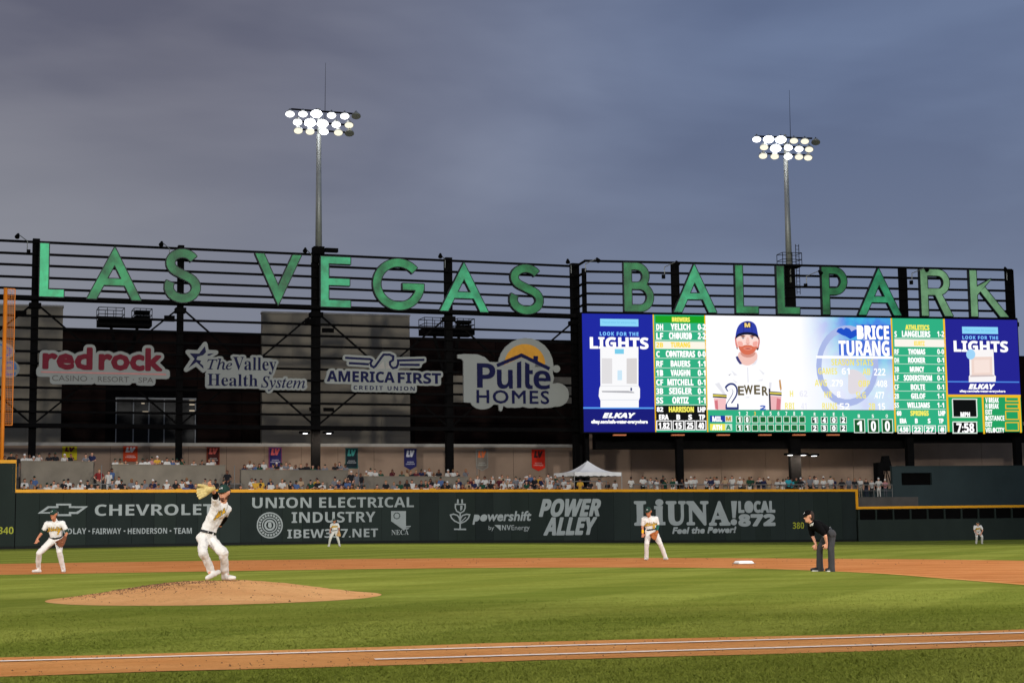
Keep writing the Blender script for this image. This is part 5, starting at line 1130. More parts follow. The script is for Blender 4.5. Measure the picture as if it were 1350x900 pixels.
t1, p1 = mast(FP, 421.5, 328, 176, 'tall floodlight mast on the left frame, its sixteen lamps blazing white', [(*T1(80, 268), *T1(345, 282)), (*T1(95, 318), *T1(320, 330)), (*T1(105, 352), *T1(320, 362))],
    [(*T1(70, 291), 2, -.3), (*T1(125, 291), 2, -.1), (*T1(182, 290), 3, 0), (*T1(246, 297), 2, .1), (*T1(302, 300), 2, .2), (*T1(350, 300), 0, .9), (*T1(102, 326), 2, -.2), (*T1(155, 328), 3, 0), (*T1(208, 332), 3, 0), (*T1(266, 336), 2, .1), (*T1(320, 338), 1, .4), (*T1(105, 362), 1, -.4), (*T1(155, 366), 1, -.2), (*T1(214, 366), 2, 0), (*T1(275, 370), 1, .4), (*T1(322, 373), 0, .8)], 80, False, 1)
t2_, p2 = mast(RF, 1042.5, 350, 208, 'tall floodlight mast above the big screen with a service cage at its foot', [(*T2(70, 234), *T2(292, 246)), (*T2(90, 272), *T2(285, 282)), (*T2(85, 302), *T2(280, 312))],
    [(*T2(65, 252), 2, -.2), (*T2(112, 252), 3, 0), (*T2(160, 253), 3, 0), (*T2(212, 258), 1, .1), (*T2(255, 260), 1, .2), (*T2(298, 264), 0, .9), (*T2(94, 284), 1, -.1), (*T2(140, 288), 3, 0), (*T2(190, 285), 2, 0), (*T2(232, 290), 2, .1), (*T2(272, 292), 1, .3), (*T2(90, 318), 1, -.3), (*T2(136, 320), 1, -.1), (*T2(189, 320), 2, 0), (*T2(232, 322), 1, .3), (*T2(268, 325), 1, .6)], 117, True, 1)
def spot(name, pos, target, power, size, parent, blend=.35, rad=1.6):
    l_ = bpy.data.lights.new(name, 'SPOT'); l_.energy = power*FLOOD; l_.spot_size = R(size); l_.spot_blend = blend; l_.shadow_soft_size = rad; l_.color = (1, .975, .93)
    o = bpy.data.objects.new(name, l_); COL.objects.link(o); o.location = pos-wloc(parent); o.parent = parent
    o.rotation_euler = (V(target)-pos).to_track_quat('-Z', 'Y').to_euler()
for tt, pp in ((t1, p1), (t2_, p2)): spot('floodlight_beam', pp, (22, 35, 0), 2.2e5, 66, tt)
# four more masts stand round the field outside the picture (behind and beside the camera)
def far_mast(x, y, h, target, power, size, where='behind the camera'):
    t = thing('light_mast', 'floodlight mast outside the picture '+where, 'floodlight mast', (x, y, 0), 'floodlight masts round the field')
    mb = MB(); mb.tube((x, y, 0), (x, y, h), .45, .25, 12); build('pole', mb, M['galv'], t)
    d = (V(target)-V((x, y, h))).normalized(); s = d.cross(V((0, 0, 1))).normalized()
    hs = MB(); ls = MB()
    for j in range(4):
        for i in range(6):
            c = V((x, y, h-1.5+j*1.1))+s*(i-2.5)*1.0+d*.3; hs.tube(c-d*.4, c, .14, .36, 8); ls.tube(c+d*.01, c+d*.03, .3, .3, 8)
    build('floodlights', hs, M['galv'], t); build('lenses', ls, M['lampmid'], t)
    spot('floodlight_beam', V((x, y, h+.3))+d*1.5, target, power, size, t, .22, 2.2)
far_mast(-45, -12, 34, (22, 42, 0), 4.6e5, 58, 'beyond the third base side')
far_mast(8, -62, 36, (22, 34, 0), 5.5e5, 54)
far_mast(62, -38, 36, (32, 54, 0), 6.2e5, 54, 'beyond first base')
far_mast(86, 20, 34, (26, 48, 0), 2.4e5, 56, 'beyond the right field line')

# small work lamps under the frames
def worklamp(pl, x, y, sgn, lab):
    u, z = pl.uv(x, y); t = thing('concourse_lamp', lab, 'lamp', pl.P(u, z, .5), 'lamps lighting the concourse')
    mb = MB(); mb.hexa([pl.P(u+a, z+c, b) for c in (0, .18) for a, b in ((-.45, .2), (.45, .2), (.35, .9), (-.35, .9))]); build('housing', mb, M['black'], t)
    mb = MB(); mb.hexa([pl.P(u+a, z+c, b) for c in (-.03, -.005) for a, b in ((-.16, .35), (.16, .35), (.14, .85), (-.14, .85))]); build('lens', mb, M['lampmid'], t)
    mb = MB(); mb.tube(pl.P(u-sgn*.4, z+.1, -.1), pl.P(u, z+.1, .3), .04, n=6); build('arm', mb, M['black'], t)
    l_ = bpy.data.lights.new('lamp_glow', 'SPOT'); l_.energy = 500; l_.spot_size = R(150); l_.spot_blend = .8; l_.shadow_soft_size = .3; l_.color = (1, .86, .7)
    o = bpy.data.objects.new('lamp_glow', l_); COL.objects.link(o); o.parent = t; o.location = pl.P(u, z-.15, .6)-wloc(t); o.rotation_euler = (pl.n*-1.6+V((0, 0, -1))).to_track_quat('-Z', 'Y').to_euler()
worklamp(FP, 400.5, 571.5, -1, 'small lit lamp on the left side of the light-mast post'); worklamp(FP, 431.5, 571.5, 1, 'small lit lamp on the right side of the light-mast post')
worklamp(RF, 1038.5, 600, -1, 'small lit lamp left of the centre post under the screen'); worklamp(RF, 1056, 600, 1, 'small lit lamp right of the centre post under the screen'); worklamp(RF, 1070, 601, 1, 'outermost small lit lamp right of the centre post under the screen')

# ================================================================ TENT
q = WP.shift(-5.0); a, b = q.uv(757, 625)[0], q.uv(819.5, 625)[0]; ze = q.uv(788, 628)[1]; zv = q.uv(788, 622)[1]; za = q.uv(788, 606)[1]
t = thing('pop_up_tent', 'white pop-up canopy tent with a peaked roof behind the outfield wall', 'tent', q.P((a+b)/2, 3.1)); mb = MB(); dp = 3.2; ns = 8
apex = q.P((a+b)/2, za, -dp/2); cor = [q.P(a, zv, 0), q.P(b, zv, 0), q.P(b, zv, -dp), q.P(a, zv, -dp)]
for i in range(4):
    A, B = cor[i], cor[(i+1) % 4]; rows_v = []
    for j in range(ns+1):
        f = j/ns; L0, L1 = A.lerp(apex, f), B.lerp(apex, f); sag = -.30*math.sin(math.pi*f); row = []
        for k in range(5): pt = L0.lerp(L1, k/4); row.append(V((pt.x, pt.y, pt.z+sag-.04*math.sin(math.pi*k/4)*(1-f)*2)))
        rows_v.append(row)
    vs = [p_ for r_ in rows_v for p_ in r_]; mb.add(vs, [(j*5+k, j*5+k+1, (j+1)*5+k+1, (j+1)*5+k) for j in range(ns) for k in range(4)])
build('canopy', mb, M['tent'], t, True)
for i in range(4):
    A, B = cor[i], cor[(i+1) % 4]; mb = MB(); n = 14; vs = []
    for k in range(n+1): pt = A.lerp(B, k/n); vs += [pt, V((pt.x, pt.y, pt.z-.28-.05*(k % 2)))]
    mb.add(vs, [(2*k, 2*k+1, 2*k+3, 2*k+2) for k in range(n)]); build('valance', mb, M['tent'], t)
    mb = MB(); mb.tube((A.x, A.y, 3.1), A, .035, n=6); build('leg', mb, M['cope'], t)

# camera platform with equipment by the dark green screen wall
q = EP.shift(-1.5); u0, u1_ = q.uv(1158, 620)[0], q.uv(1176.5, 620)[0]
t = thing('equipment_stand', 'black equipment cabinet with a draped camera tripod beside the dark green screen wall', 'camera stand', q.P((u0+u1_)/2, 3.1))
mb = MB(); mb.pbox(q, u0, q.uv(1165, 620)[0], 3.1, q.uv(1160, 609.5)[1], -1, 0); build('cabinet', mb, M['black'], t)
uc_ = q.uv(1170, 610)[0]; zt_ = q.uv(1170, 599)[1]
for dx in (-.5, .1, .6): mb = MB(); mb.tube(q.P(uc_+dx, 3.1, -.3+dx*.4), q.P(uc_, zt_-1.0, -.4), .04, n=6); build('leg', mb, M['black'], t)
mb = MB(); mb.hexa([q.P(uc_+a*s, zt_-c, b) for c, s in ((1.4, .55), (0.1, .22)) for a, b in ((-1, -.1), (1, -.1), (1, -.7), (-1, -.7))]); build('rain_cover', mb, M['black'], t)
mb = MB(); mb.pbox(q, uc_-.1, uc_+1.0, zt_-1.35, zt_-1.2, -.5, -.2); build('camera_lens', mb, M['black'], t)
# ================================================================ PEOPLE
def skin_mesh(prims, vox, smooth=2, name='body', wob=0.):
    """one continuous surface round tapered limbs: prims = (a, b, ra, rb, slot[, squash])"""
    mb = MB()
    for pr in prims:
        a, b, ra, rb_, sl = pr[:5]; a, b = V(a), V(b); d = b-a
        if d.length < 1e-4: mb.ball(a, ra, 12, 8); continue
        d.normalize(); x = d.cross(V((0, 1, 0)) if abs(d.y) < .9 else V((1, 0, 0))).normalized(); y = d.cross(x); n = 12; rings = []; vs = []
        Ld = (b-a).length
        for k in range(4): g = -math.pi/2+math.pi/2*k/3.; rings.append((a+d*ra*math.sin(g), ra*math.cos(g)))
        for k in range(4): g = math.pi/2*k/3.; rings.append((b+d*rb_*math.sin(g), rb_*math.cos(g)))
        rings[0] = (rings[0][0], ra*.02); rings[-1] = (rings[-1][0], rb_*.02)
        for c, r in rings: vs += [c+(x*math.cos(2*math.pi*i/n)+y*math.sin(2*math.pi*i/n))*r for i in range(n)]
        fs = [(j*n+i, j*n+(i+1) % n, (j+1)*n+(i+1) % n, (j+1)*n+i) for j in range(7) for i in range(n)]+[tuple(range(n-1, -1, -1)), tuple(range(7*n, 8*n))]
        mb.add(vs, fs)
    me0 = mb.mesh('src', mats=[]); o = bpy.data.objects.new('src', me0); COL.objects.link(o)
    md = o.modifiers.new('r', 'REMESH'); md.mode = 'VOXEL'; md.voxel_size = vox; md.adaptivity = 0
    if smooth: ms_ = o.modifiers.new('s', 'SMOOTH'); ms_.factor = .5; ms_.iterations = smooth
    dg = bpy.context.evaluated_depsgraph_get(); me = bpy.data.meshes.new_from_object(o.evaluated_get(dg)); me.name = name
    bpy.data.objects.remove(o); bpy.data.meshes.remove(me0)
    n = len(me.vertices); co = np.empty(n*3); me.vertices.foreach_get('co', co); co = co.reshape(-1, 3)
    if wob:
        no = np.empty(n*3); me.vertices.foreach_get('normal', no); no = no.reshape(-1, 3)
        dsp = np.array([mnoise.noise(V((c[0]*9, c[1]*9, c[2]*5)))+.6*mnoise.noise(V((c[0]*22, c[1]*22, c[2]*14))) for c in co])
        co = co+no*(dsp*wob)[:, None]; me.vertices.foreach_set('co', co.ravel())
    nf = len(me.polygons); cc = np.empty(nf*3); me.polygons.foreach_get('center', cc); cc = cc.reshape(-1, 3)
    best = np.full(nf, 1e9); idx = np.zeros(nf, int)
    for pr in prims:
        a, b, ra, rb_, sl = pr[:5]; a, b = np.array(a, float), np.array(b, float); ab = b-a; L2 = max(ab@ab, 1e-9)
        t = np.clip((cc-a)@ab/L2, 0, 1); d = np.linalg.norm(cc-(a+t[:, None]*ab), axis=1)-(ra+(rb_-ra)*t)
        k = d < best; best[k] = d[k]; idx[k] = sl
    me.polygons.foreach_set('material_index', idx); me.polygons.foreach_set('use_smooth', [True]*nf); me.update()
    return me
def hand(pr, wrist, d, side, slot=0, curl=.5, sc=1.0):
    """palm, four unequal bent fingers and a thumb leaving the side of the palm; d: forearm direction, side: unit vector across the knuckles towards the thumb"""
    d = V(d).normalized(); s = (V(side)-d*V(side).dot(d)).normalized(); n = d.cross(s); w_ = V(wrist)
    for k in (-1, 1): pr.append((w_+d*.02*sc+s*k*.012*sc, w_+d*.085*sc+s*k*.026*sc, .019*sc, .018*sc, slot))
    for i, ln in enumerate((.072, .082, .076, .060)):
        o = s*(.033-.022*i)*sc; b0 = w_+d*.09*sc+o; dd = (d*math.cos(curl*.7)+n*math.sin(curl*.7)).normalized(); b1 = b0+dd*ln*.55*sc
        d2 = (d*math.cos(curl*1.7)+n*math.sin(curl*1.7)).normalized(); b2 = b1+d2*ln*.5*sc
        pr.append((b0, b1, .0105*sc, .0098*sc, slot)); pr.append((b1, b2, .0098*sc, .0085*sc, slot))
    t0 = w_+d*.03*sc+s*.03*sc; t1 = t0+(d*.6+s*.8).normalized()*.045*sc; t2 = t1+(d*.9+s*.2+n*.3).normalized()*.035*sc
    pr.append((t0, t1, .014*sc, .0125*sc, slot)); pr.append((t1, t2, .012*sc, .010*sc, slot))
def head(pr, c, f, slot=0, sc=1.0, hair=None, beard=None, nose=True):
    """c: centre of the skull, f: facing direction"""
    c = V(c); f = V(f).normalized(); s = f.cross(V((0, 0, 1))).normalized(); u = s.cross(f)
    pr.append((c+u*.02*sc-f*.018*sc, c+u*.02*sc+f*.012*sc, .090*sc, .084*sc, slot)); pr.append((c-u*.03*sc+f*.03*sc, c-u*.085*sc+f*.05*sc, .066*sc, .044*sc, slot))
    pr.append((c-u*.055*sc-f*.01*sc, c-u*.06*sc+f*.03*sc, .062*sc, .056*sc, slot if beard is None else beard))
    if beard is not None: pr.append((c-u*.085*sc+f*.058*sc, c-u*.10*sc+f*.05*sc, .043*sc, .036*sc, beard))
    if nose:
        pr.append((c+u*.012*sc+f*.088*sc, c-u*.022*sc+f*.108*sc, .010*sc, .016*sc, slot)); pr.append((c-u*.052*sc+f*.088*sc-s*.012, c-u*.052*sc+f*.088*sc+s*.012, .010*sc, .010*sc, slot))
        for k in (-1, 1): pr.append((c+s*k*.088*sc-u*.01*sc, c+s*k*.094*sc+u*.025*sc, .014*sc, .016*sc, slot))
        for k in (-1, 1): pr.append((c+s*k*.03*sc+u*.028*sc+f*.078*sc, c+s*k*.045*sc+u*.028*sc+f*.068*sc, .012*sc, .010*sc, slot))
    if hair is not None: pr.append((c+u*.035*sc-f*.03*sc, c+u*.055*sc-f*.005*sc, .097*sc, .090*sc, hair)); pr.append((c-u*.035*sc-f*.045*sc, c+u*.02*sc-f*.035*sc, .078*sc, .090*sc, hair))
def cap(parent, c, f, crown_m, bill_m, logo_m, sc=1.0, nm='cap'):
    c = V(c); f = V(f).normalized(); s = f.cross(V((0, 0, 1))).normalized(); u = s.cross(f); rot = Matrix((s, f, u)).transposed()
    off = V((0, 0, 0)); mb = MB(); n, k = 16, 5; vs = [c+u*.150*sc-f*.005]
    for j in range(1, k+1):
        a = math.pi/2*j/k; z = .150*math.cos(a)*(1 if j < k else 0); r = math.sin(a)
        vs += [c+u*(.028+max(0, .122*math.cos(a)))*sc+(s*math.cos(2*math.pi*i/n)*.104+f*(math.sin(2*math.pi*i/n)*.116-.005))*r*sc for i in range(n)]
    fs = [(0, 1+i, 1+(i+1) % n) for i in range(n)]+[(1+j*n+i, 1+(j+1)*n+i, 1+(j+1)*n+(i+1) % n, 1+j*n+(i+1) % n) for j in range(k-1) for i in range(n)]
    mb.add(vs, fs); cr = build(nm, mb, crown_m, parent, True)
    mb = MB(); m_ = 10; vs = []
    for i in range(m_+1):
        a = math.pi*(i/m_); x = math.cos(a); vs += [c+s*x*.098*sc+f*(.055+.05*math.sin(a))*sc+u*.034*sc, c+s*x*.088*sc+f*(.085+.105*math.sin(a))*sc+u*(.018-.006*math.sin(a))*sc]
    vs2 = [v-u*.009*sc for v in vs]; q = len(vs); fs = [(2*i, 2*i+1, 2*i+3, 2*i+2) for i in range(m_)]+[(q+2*i+2, q+2*i+3, q+2*i+1, q+2*i) for i in range(m_)]+[(2*i+1, q+2*i+1, q+2*i+3, 2*i+3) for i in range(m_)]
    mb.add(vs+vs2, fs); build('bill', mb, bill_m, cr)
    mb = MB(); cc = c+u*.085*sc+f*.112*sc; pts, tr, _ = glyphs("A's" if nm == 'cap' else 'O', 'gill', 2); w_, h_ = .062*sc, .042*sc
    mb.add([cc-s*(x-.5)*w_*-1+u*(y-.5)*h_+f*(.004-abs(x-.5)*.025-(y-.5)*.035) for x, y in pts], tr); build('cap_emblem', mb, logo_m, cr)
def glove(parent, wrist, d, n, col, sc=1.0):
    """fielder's mitt: padded palm, four broad stalls, thumb and web"""
    d = V(d).normalized(); n = V(n)-d*V(n).dot(d); n.normalize(); s = d.cross(n); w_ = V(wrist); pr = []
    pr.append((w_-d*.02, w_+d*.05*sc, .05*sc, .062*sc, 0))
    for k in (-1, 0, 1): pr.append((w_+d*.06*sc+s*k*.035*sc, w_+d*.12*sc+s*k*.045*sc, .034*sc, .032*sc, 0))
    for i, ln in enumerate((.125, .135, .125, .105)):
        o = s*(-.062+.036*i)*sc; b0 = w_+d*.12*sc+o; pr.append((b0, b0+(d+n*.35+s*(-.15+.08*i)).normalized()*ln*sc, .024*sc, .020*sc, 0))
    pr.append((w_+d*.05*sc+s*.06*sc, w_+d*.17*sc+s*.125*sc+n*.05*sc, .028*sc, .024*sc, 0))
    for k in range(4): pr.append((w_+d*(.11+.03*k)*sc+s*.07*sc, w_+d*(.12+.032*k)*sc+s*(.105)*sc+n*.03*sc, .013*sc, .013*sc, 1))
    me = skin_mesh(pr, .011, 1, 'glove', .002); me.materials.append(mat('glove_leather', col, .6, .18, 18, .3)); me.materials.append(mat('glove_lacing', [c*.55 for c in col], .6, .1, 10))
    return obj('glove', me, parent)
def lettering_on(parent, target, txt, c, wdt, hgt, m, f=V((0, -1, 0)), style='script', fat=.0, slope=.12, roll=0., lift=.009):
    """lettering laid on a cloth surface by shooting each vertex at it"""
    bv = BVHTree.FromPolygons([v.co for v in target.vertices], [tuple(p.vertices) for p in target.polygons]); f = V(f).normalized()
    s = f.cross(V((0, 0, 1))).normalized()*-1; s = -s if False else s; pts, tr, _ = glyphs(txt, style, 2); pts = [((x-.5)*wdt, (y-.5)*hgt+(x-.5)*wdt*slope) for x, y in pts]
    if fat: pts, tr = grow(pts, tr, fat, 6)
    mb = MB(); vs = []; s = V((1, 0, 0)) if abs(f.y) > .5 else s
    for x, y in pts:
        x2 = x*math.cos(roll)-y*math.sin(roll); y2 = x*math.sin(roll)+y*math.cos(roll)
        o_ = V(c)+s*x2+V((0, 0, y2)); h = bv.ray_cast(o_+f*.8, -f, 2.0); vs.append((h[0] if h[0] is not None else o_)+f*lift)
    mb.add(vs, tr); me = mb.mesh('lettering', mats=[m]); return obj('jersey_lettering', me, parent)
M['skinA'] = mat('skin', (196, 140, 112), .55, .08, 9); M['skinB'] = mat('skin_tan', (172, 112, 82), .55, .08, 9)
M['jersey'] = mat('white_jersey', (206, 203, 198), .9, .06, 5, .35, spec=.1); M['pants'] = mat('white_baseball_pants', (204, 200, 194), .9, .06, 5, .4, spec=.1)
M['dgreen'] = mat('dark_green_cloth', (14, 44, 34), .8, .1, 6); M['blackc'] = mat('black_cloth', (11, 11, 12), .95, .15, 6, .2, spec=.05); M['charc'] = mat('charcoal_trousers', (50, 50, 52), .95, .1, 6, .25)
M['cleat'] = mat('white_shoe', (196, 192, 184), .7, .06, 8); M['blacks'] = mat('black_shoe', (18, 18, 20), .4, .1, 8); M['beardm'] = mat('brown_beard', (92, 56, 40), .9, .2, 30); M['hairm'] = mat('dark_hair', (42, 30, 24), .9, .25, 30)
M['goldc'] = mat('gold_thread', (196, 150, 40), .6, .08, 6); M['greenc'] = mat('green_thread', (20, 70, 46), .6, .08, 6); M['eye'] = mat('eye', (30, 22, 20), .3, .1, 5); M['band'] = mat('yellow_wristband', (236, 170, 30), .7, .1, 6); M['beltm'] = mat('black_belt', (16, 16, 18), .45, .1, 6); M['teal'] = mat('green_sleeve', (14, 76, 62), .8, .1, 6)
FS = []
class Fig:
    """a figure whose joints are measured in the photograph: origin pixel on the ground, scale px per metre"""
    def __init__(s, label, px, py, z=None, face=(0, -1, 0), ground=None):
        g = ground if ground is not None else gnd(px, py); s.g = g; s.D = (g-O).dot(fw); s.k = FPX/s.D; s.px, s.py = px, py
        s.t = thing('person', label, 'person', g); s.t.rotation_euler = (0, 0, -YAW-(px-675)/FPX*.0); s.f = V(face).normalized()
    def J(s, x, y, dy=0.): return V(((x-s.px)/s.k, dy, (s.py-y)/s.k))
def lobj(name, me, parent): return obj(name, me, parent)
def dress(F, j, o):
    """j: joints, o: options"""
    t = F.t; f = F.f; P_ = []; sk = o.get('skin', M['skinA']); up_ = V((0, 0, 1))
    hd, nk, ch, wa = j['head'], j['neck'], j['chest'], j['waist']; hf = o.get('hface', f)
    head(P_, hd, hf, 0, 1.06, hair=2, beard=1 if o.get('beard') else None)
    P_.append((nk-up_*.04, hd-up_*.07, .062, .054, 0)); P_.append((nk, nk.lerp(ch, .5), .055, .06, 0)); P_.append((nk.lerp(ch, .5), ch, .06, .07, 0)); P_.append((ch, wa, .075, .07, 0)); hm = (j['hipA']+j['hipB'])/2; P_.append((wa, hm, .08, .08, 0))
    for q in 'AB':
        sh, el, wr = j['sh'+q], j['el'+q], j['wr'+q]; P_.append((ch, sh, .06, .045, 0)); P_.append((sh, el, .052, .040, 0)); P_.append((el, wr, .042, .027, 0))
        if o.get('glove') != q: hand(P_, wr, o.get('hd'+q, wr-el), o.get('hs'+q, V((1 if q == 'A' else -1, -.3, 0))), 0, o.get('curl', .7), 1.05)
        else: hand(P_, wr, wr-el, V((1, -.3, 0)), 0, .3, .9)
        hp, kn, an = j['hip'+q], j['kn'+q], j['an'+q]; P_.append((hm, hp, .075, .07, 0)); P_.append((hp, kn, .066, .046, 0)); P_.append((kn, an, .046, .032, 0)); P_.append((an, an.lerp(j['toe'+q], .4), .028, .022, 0))
    me = skin_mesh(P_, .0115, 2, 'body'); [me.materials.append(m) for m in (sk, M['beardm'], M['hairm'])]; body = lobj('body', me, t)
    s_ = hf.cross(up_).normalized(); mb = MB()
    for k in (-1, 1): mb.ball(hd+s_*k*.034+hf*.088+up_*.012, .011, 8, 5)
    e = MB(); e.v, e.f, e.m = mb.v, mb.f, mb.m; lobj('eyes', e.mesh('eyes', mats=[M['eye']]), t)
    for k_ in ('toeA', 'toeB', 'heA', 'heB'):
        if k_ in j: j[k_].z = max(j[k_].z, .048)
    # jersey
    q_ = []; fat = o.get('fat', 1.0)
    wide = (j['shB']-j['shA']).normalized(); mid = (wa+hm)/2
    for k in (-1, 0, 1): q_.append((ch+wide*k*.075+up_*.02, wa+wide*k*.055, .118*fat, .112*fat, 0)); q_.append((wa+wide*k*.055, mid+wide*k*.055-up_*.0, .112*fat, .112*fat, 0))
    q_.append((j['shA'], j['shB'], .075, .075, 0)); q_.append((nk-up_*.035, nk+up_*.005, .078, .066, 0)); q_.append((nk-up_*.03, ch, .085, .125, 0))
    for q in 'AB':
        sh, el = j['sh'+q], j['el'+q]; q_.append((ch.lerp(sh, .5), sh, .11, .078, 0)); q_.append((sh, sh.lerp(el, o.get('sleeve', .72)), .078, .066, 0))
    jm = skin_mesh(q_, .014, 2, 'jersey', o.get('wob', .012)); jm.materials.append(o.get('jm', M['jersey'])); jo = lobj('jersey', jm, t)
    # under-sleeves
    for q in 'AB':
        us = o.get('under'+q)
        if us: sh, el, wr = j['sh'+q], j['el'+q], j['wr'+q]; e_ = [(sh.lerp(el, .5), el, .056, .050, 0)]+([(el, el.lerp(wr, us[1]), .050, .040, 0)] if us[1] > 0 else []); m2 = skin_mesh(e_, .012, 1, 'undersleeve', .003); m2.materials.append(us[0]); lobj('undersleeve', m2, t)
    q_ = [(j['hipA'], j['hipB'], .118*fat, .118*fat, 0), (mid, hm, .125*fat, .128*fat, 0)]
    for k in (-1, 1): q_.append((mid+wide*k*.05, hm+wide*k*.04, .112*fat, .115*fat, 0))
    for q in 'AB':
        hp, kn, an = j['hip'+q], j['kn'+q], j['an'+q]; q_.append((hm.lerp(hp, .7), kn, .118*fat, .076, 0)); q_.append((kn, kn.lerp(an, .35), .074, .073, 0)); q_.append((kn.lerp(an, .35), kn.lerp(an, 1.16), .073, o.get('hem', .058), 0))
    pm = skin_mesh(q_, .014, 2, 'trousers', o.get('wob', .012)); pm.materials.append(o.get('pm', M['pants'])); lobj('trousers', pm, t)
    # belt
    ax = (mid-wa).normalized(); x = wide-ax*wide.dot(ax); x.normalize(); y = ax.cross(x); mb = MB(); n = 20
    c0_, c1_b = mid-ax*.03, mid+ax*.012; rx, ry = (.055+.128)*fat, .138*fat; vs = [c+x*rx*math.cos(2*math.pi*i/n)+y*ry*math.sin(2*math.pi*i/n) for c in (c0_, c1_b) for i in range(n)]
    vs += [c+x*(rx-.02)*math.cos(2*math.pi*i/n)+y*(ry-.02)*math.sin(2*math.pi*i/n) for c in (c0_, c1_b) for i in range(n)]
    mb.add(vs, [(i, (i+1) % n, n+(i+1) % n, n+i) for i in range(n)]+[(2*n+i, 3*n+i, 3*n+(i+1) % n, 2*n+(i+1) % n) for i in range(n)]+[(i, 2*n+i, 2*n+(i+1) % n, (i+1) % n) for i in range(n)]+[(n+i, n+(i+1) % n, 3*n+(i+1) % n, 3*n+i) for i in range(n)])
    lobj('belt', mb.mesh('belt', mats=[M['beltm']]), t)
    for q in 'AB':
        an, to, he = j['an'+q], j['toe'+q], j.get('he'+q); he = he or (an+(an-to)*.28*V((1, 1, 0)).length/1.41+V((0, 0, to.z-an.z)) if False else V((an.x-(to.x-an.x)*.3, an.y-(to.y-an.y)*.3, to.z)))
        q_ = [(he, to, .042, .034, 0), (an, he.lerp(to, .35), .050, .048, 0), (he, he.lerp(to, .6)+V((0, 0, .012)), .044, .04, 0), (he.lerp(to, .6), to, .046, .036, 0)]
        sm_ = skin_mesh(q_, .012, 1, 'shoe', .002); sm_.materials.append(o.get('shm', M['cleat'])); so_ = lobj('shoe', sm_, t)
        if o.get('sole'):
            mb = MB(); mb.beam(he+V((0, 0, -.035)), to+V((0, 0, -.03)), .085, .022); lobj('sole', mb.mesh('sole', mats=[o['sole']]), so_)
    cap(t, hd+up_*.012, hf, o.get('capm', M['dgreen']), o.get('bill', M['dgreen']), o.get('logo', M['jersey']), .95, o.get('capn', 'cap'))
    return body, jo
def R0(F):   # figures are built in their own frame, so parts must not be shifted by the root's location
    return F
# build() subtracts the root location: neutralise it for the local-frame helpers
_wl = wloc
def wloc(o):
    while o is not None and o.parent is not None: o = o.parent
    return V((0, 0, 0)) if (o is not None and o.name.split('.')[0] == 'person') else _wl0(o)
def _wl0(o):
    p = V((0, 0, 0))
    while o is not None: p += o.location; o = o.parent
    return p

# ---- pitcher on the mound
gm = V((13.04, 13.04, mz(13.04, 13.04)-.01)); d_ = ray(303, 762); kk = ((gm-O).dot(fw))
gp = at(303, 762, kk); gp.z = mz(gp.x, gp.y)
F = Fig('pitcher in white uniform and dark green cap on the mound, pale glove raised, mid wind-up', 303, 762, ground=gp, face=(-.35, -1, 0)); J = F.J
j = dict(head=J(295.3, 647.5, -.06), neck=J(293.5, 659.5, 0), chest=J(287, 672, .0), waist=J(275.5, 692, .02), hipA=J(266.5, 706, -.06), hipB=J(277.5, 707.5, .06),
         shA=J(285.5, 663.5, -.15), elA=J(287.5, 648.5, -.34), wrA=J(285, 641, -.50), shB=J(296, 667.5, .16), elB=J(289, 681, .46), wrB=J(281, 688, .66),
         knA=J(272.5, 725.5, -.34), anA=J(279.5, 747.5, -.14), toeA=J(277.3, 757.5, -.30), heA=J(289, 750.5, -.08), knB=J(297.2, 725.5, -.20), anB=J(296, 751.5, .03), toeB=J(309.5, 760.0, -.06), heB=J(294.5, 760.2, .04))
body, jo = dress(F, j, dict(hface=V((-.30, -1, -.05)), beard=True, glove='A', underA=(M['blackc'], .25), underB=(M['blackc'], .9), fat=.88, wob=.020, hem=.062, sleeve=.55, skin=M['skinA']))
glove(F.t, J(285, 642, -.52), V((-1, -.25, -.42)), V((-.25, -1, -.1)), (188, 168, 108), 1.02)
lettering_on(F.t, jo.data, 'Ath', J(290.2, 674.5), .17, .085, M['goldc'], style='script', fat=.003, slope=.75); lettering_on(F.t, jo.data, 'Ath', J(290.2, 674.5), .17, .085, M['greenc'], style='script', fat=0.008, slope=.75, lift=.005)
# ---- infielder at the left
F = Fig('third baseman in white and gold jersey crouching at the far left with brown glove', 65, 754.5); J = F.J
j = dict(head=J(72.2, 678.6, -.22), neck=J(72.4, 686.3, -.12), chest=J(72, 694, -.08), waist=J(72.6, 704.5, .0), hipA=J(68, 711, .06), hipB=J(77.5, 711, .06),
         shA=J(61.8, 690.5, -.08), elA=J(56, 702, -.12), wrA=J(51.8, 710, -.25), shB=J(82.4, 690, -.08), elB=J(89.2, 702, -.12), wrB=J(87.6, 710.5, -.3),
         knA=J(54.6, 728.5, -.28), anA=J(50.5, 747, .0), toeA=J(45.5, 753, -.14), knB=J(81.2, 727, -.26), anB=J(83.2, 748.5, .0), toeB=J(85.2, 753.2, -.2))
body, jo = dress(F, j, dict(glove='B', underA=(M['dgreen'], 0), underB=(M['dgreen'], 0), skin=M['skinB'], hface=V((-.25, -1, -.08)), hem=.062, sleeve=.6, hdA=V((-.15, -.3, -1))))
glove(F.t, J(88.3, 710, -.32), V((-.45, -.4, -1)), V((-.3, -1, .1)), (104, 56, 28), 1.08)
lettering_on(F.t, jo.data, 'Athletics', J(71.8, 697.2), .43, .12, M['goldc'], style='script', fat=.003); lettering_on(F.t, jo.data, 'Athletics', J(71.8, 697.2), .43, .12, M['greenc'], style='script', fat=0.008, lift=.005)
lettering_on(F.t, jo.data, '7', J(77.8, 702), .075, .1, M['goldc'], style='gill', fat=.008, slope=0); lettering_on(F.t, jo.data, '7', J(77.8, 702), .075, .1, M['greenc'], style='gill', fat=0.013, slope=0, lift=.005)
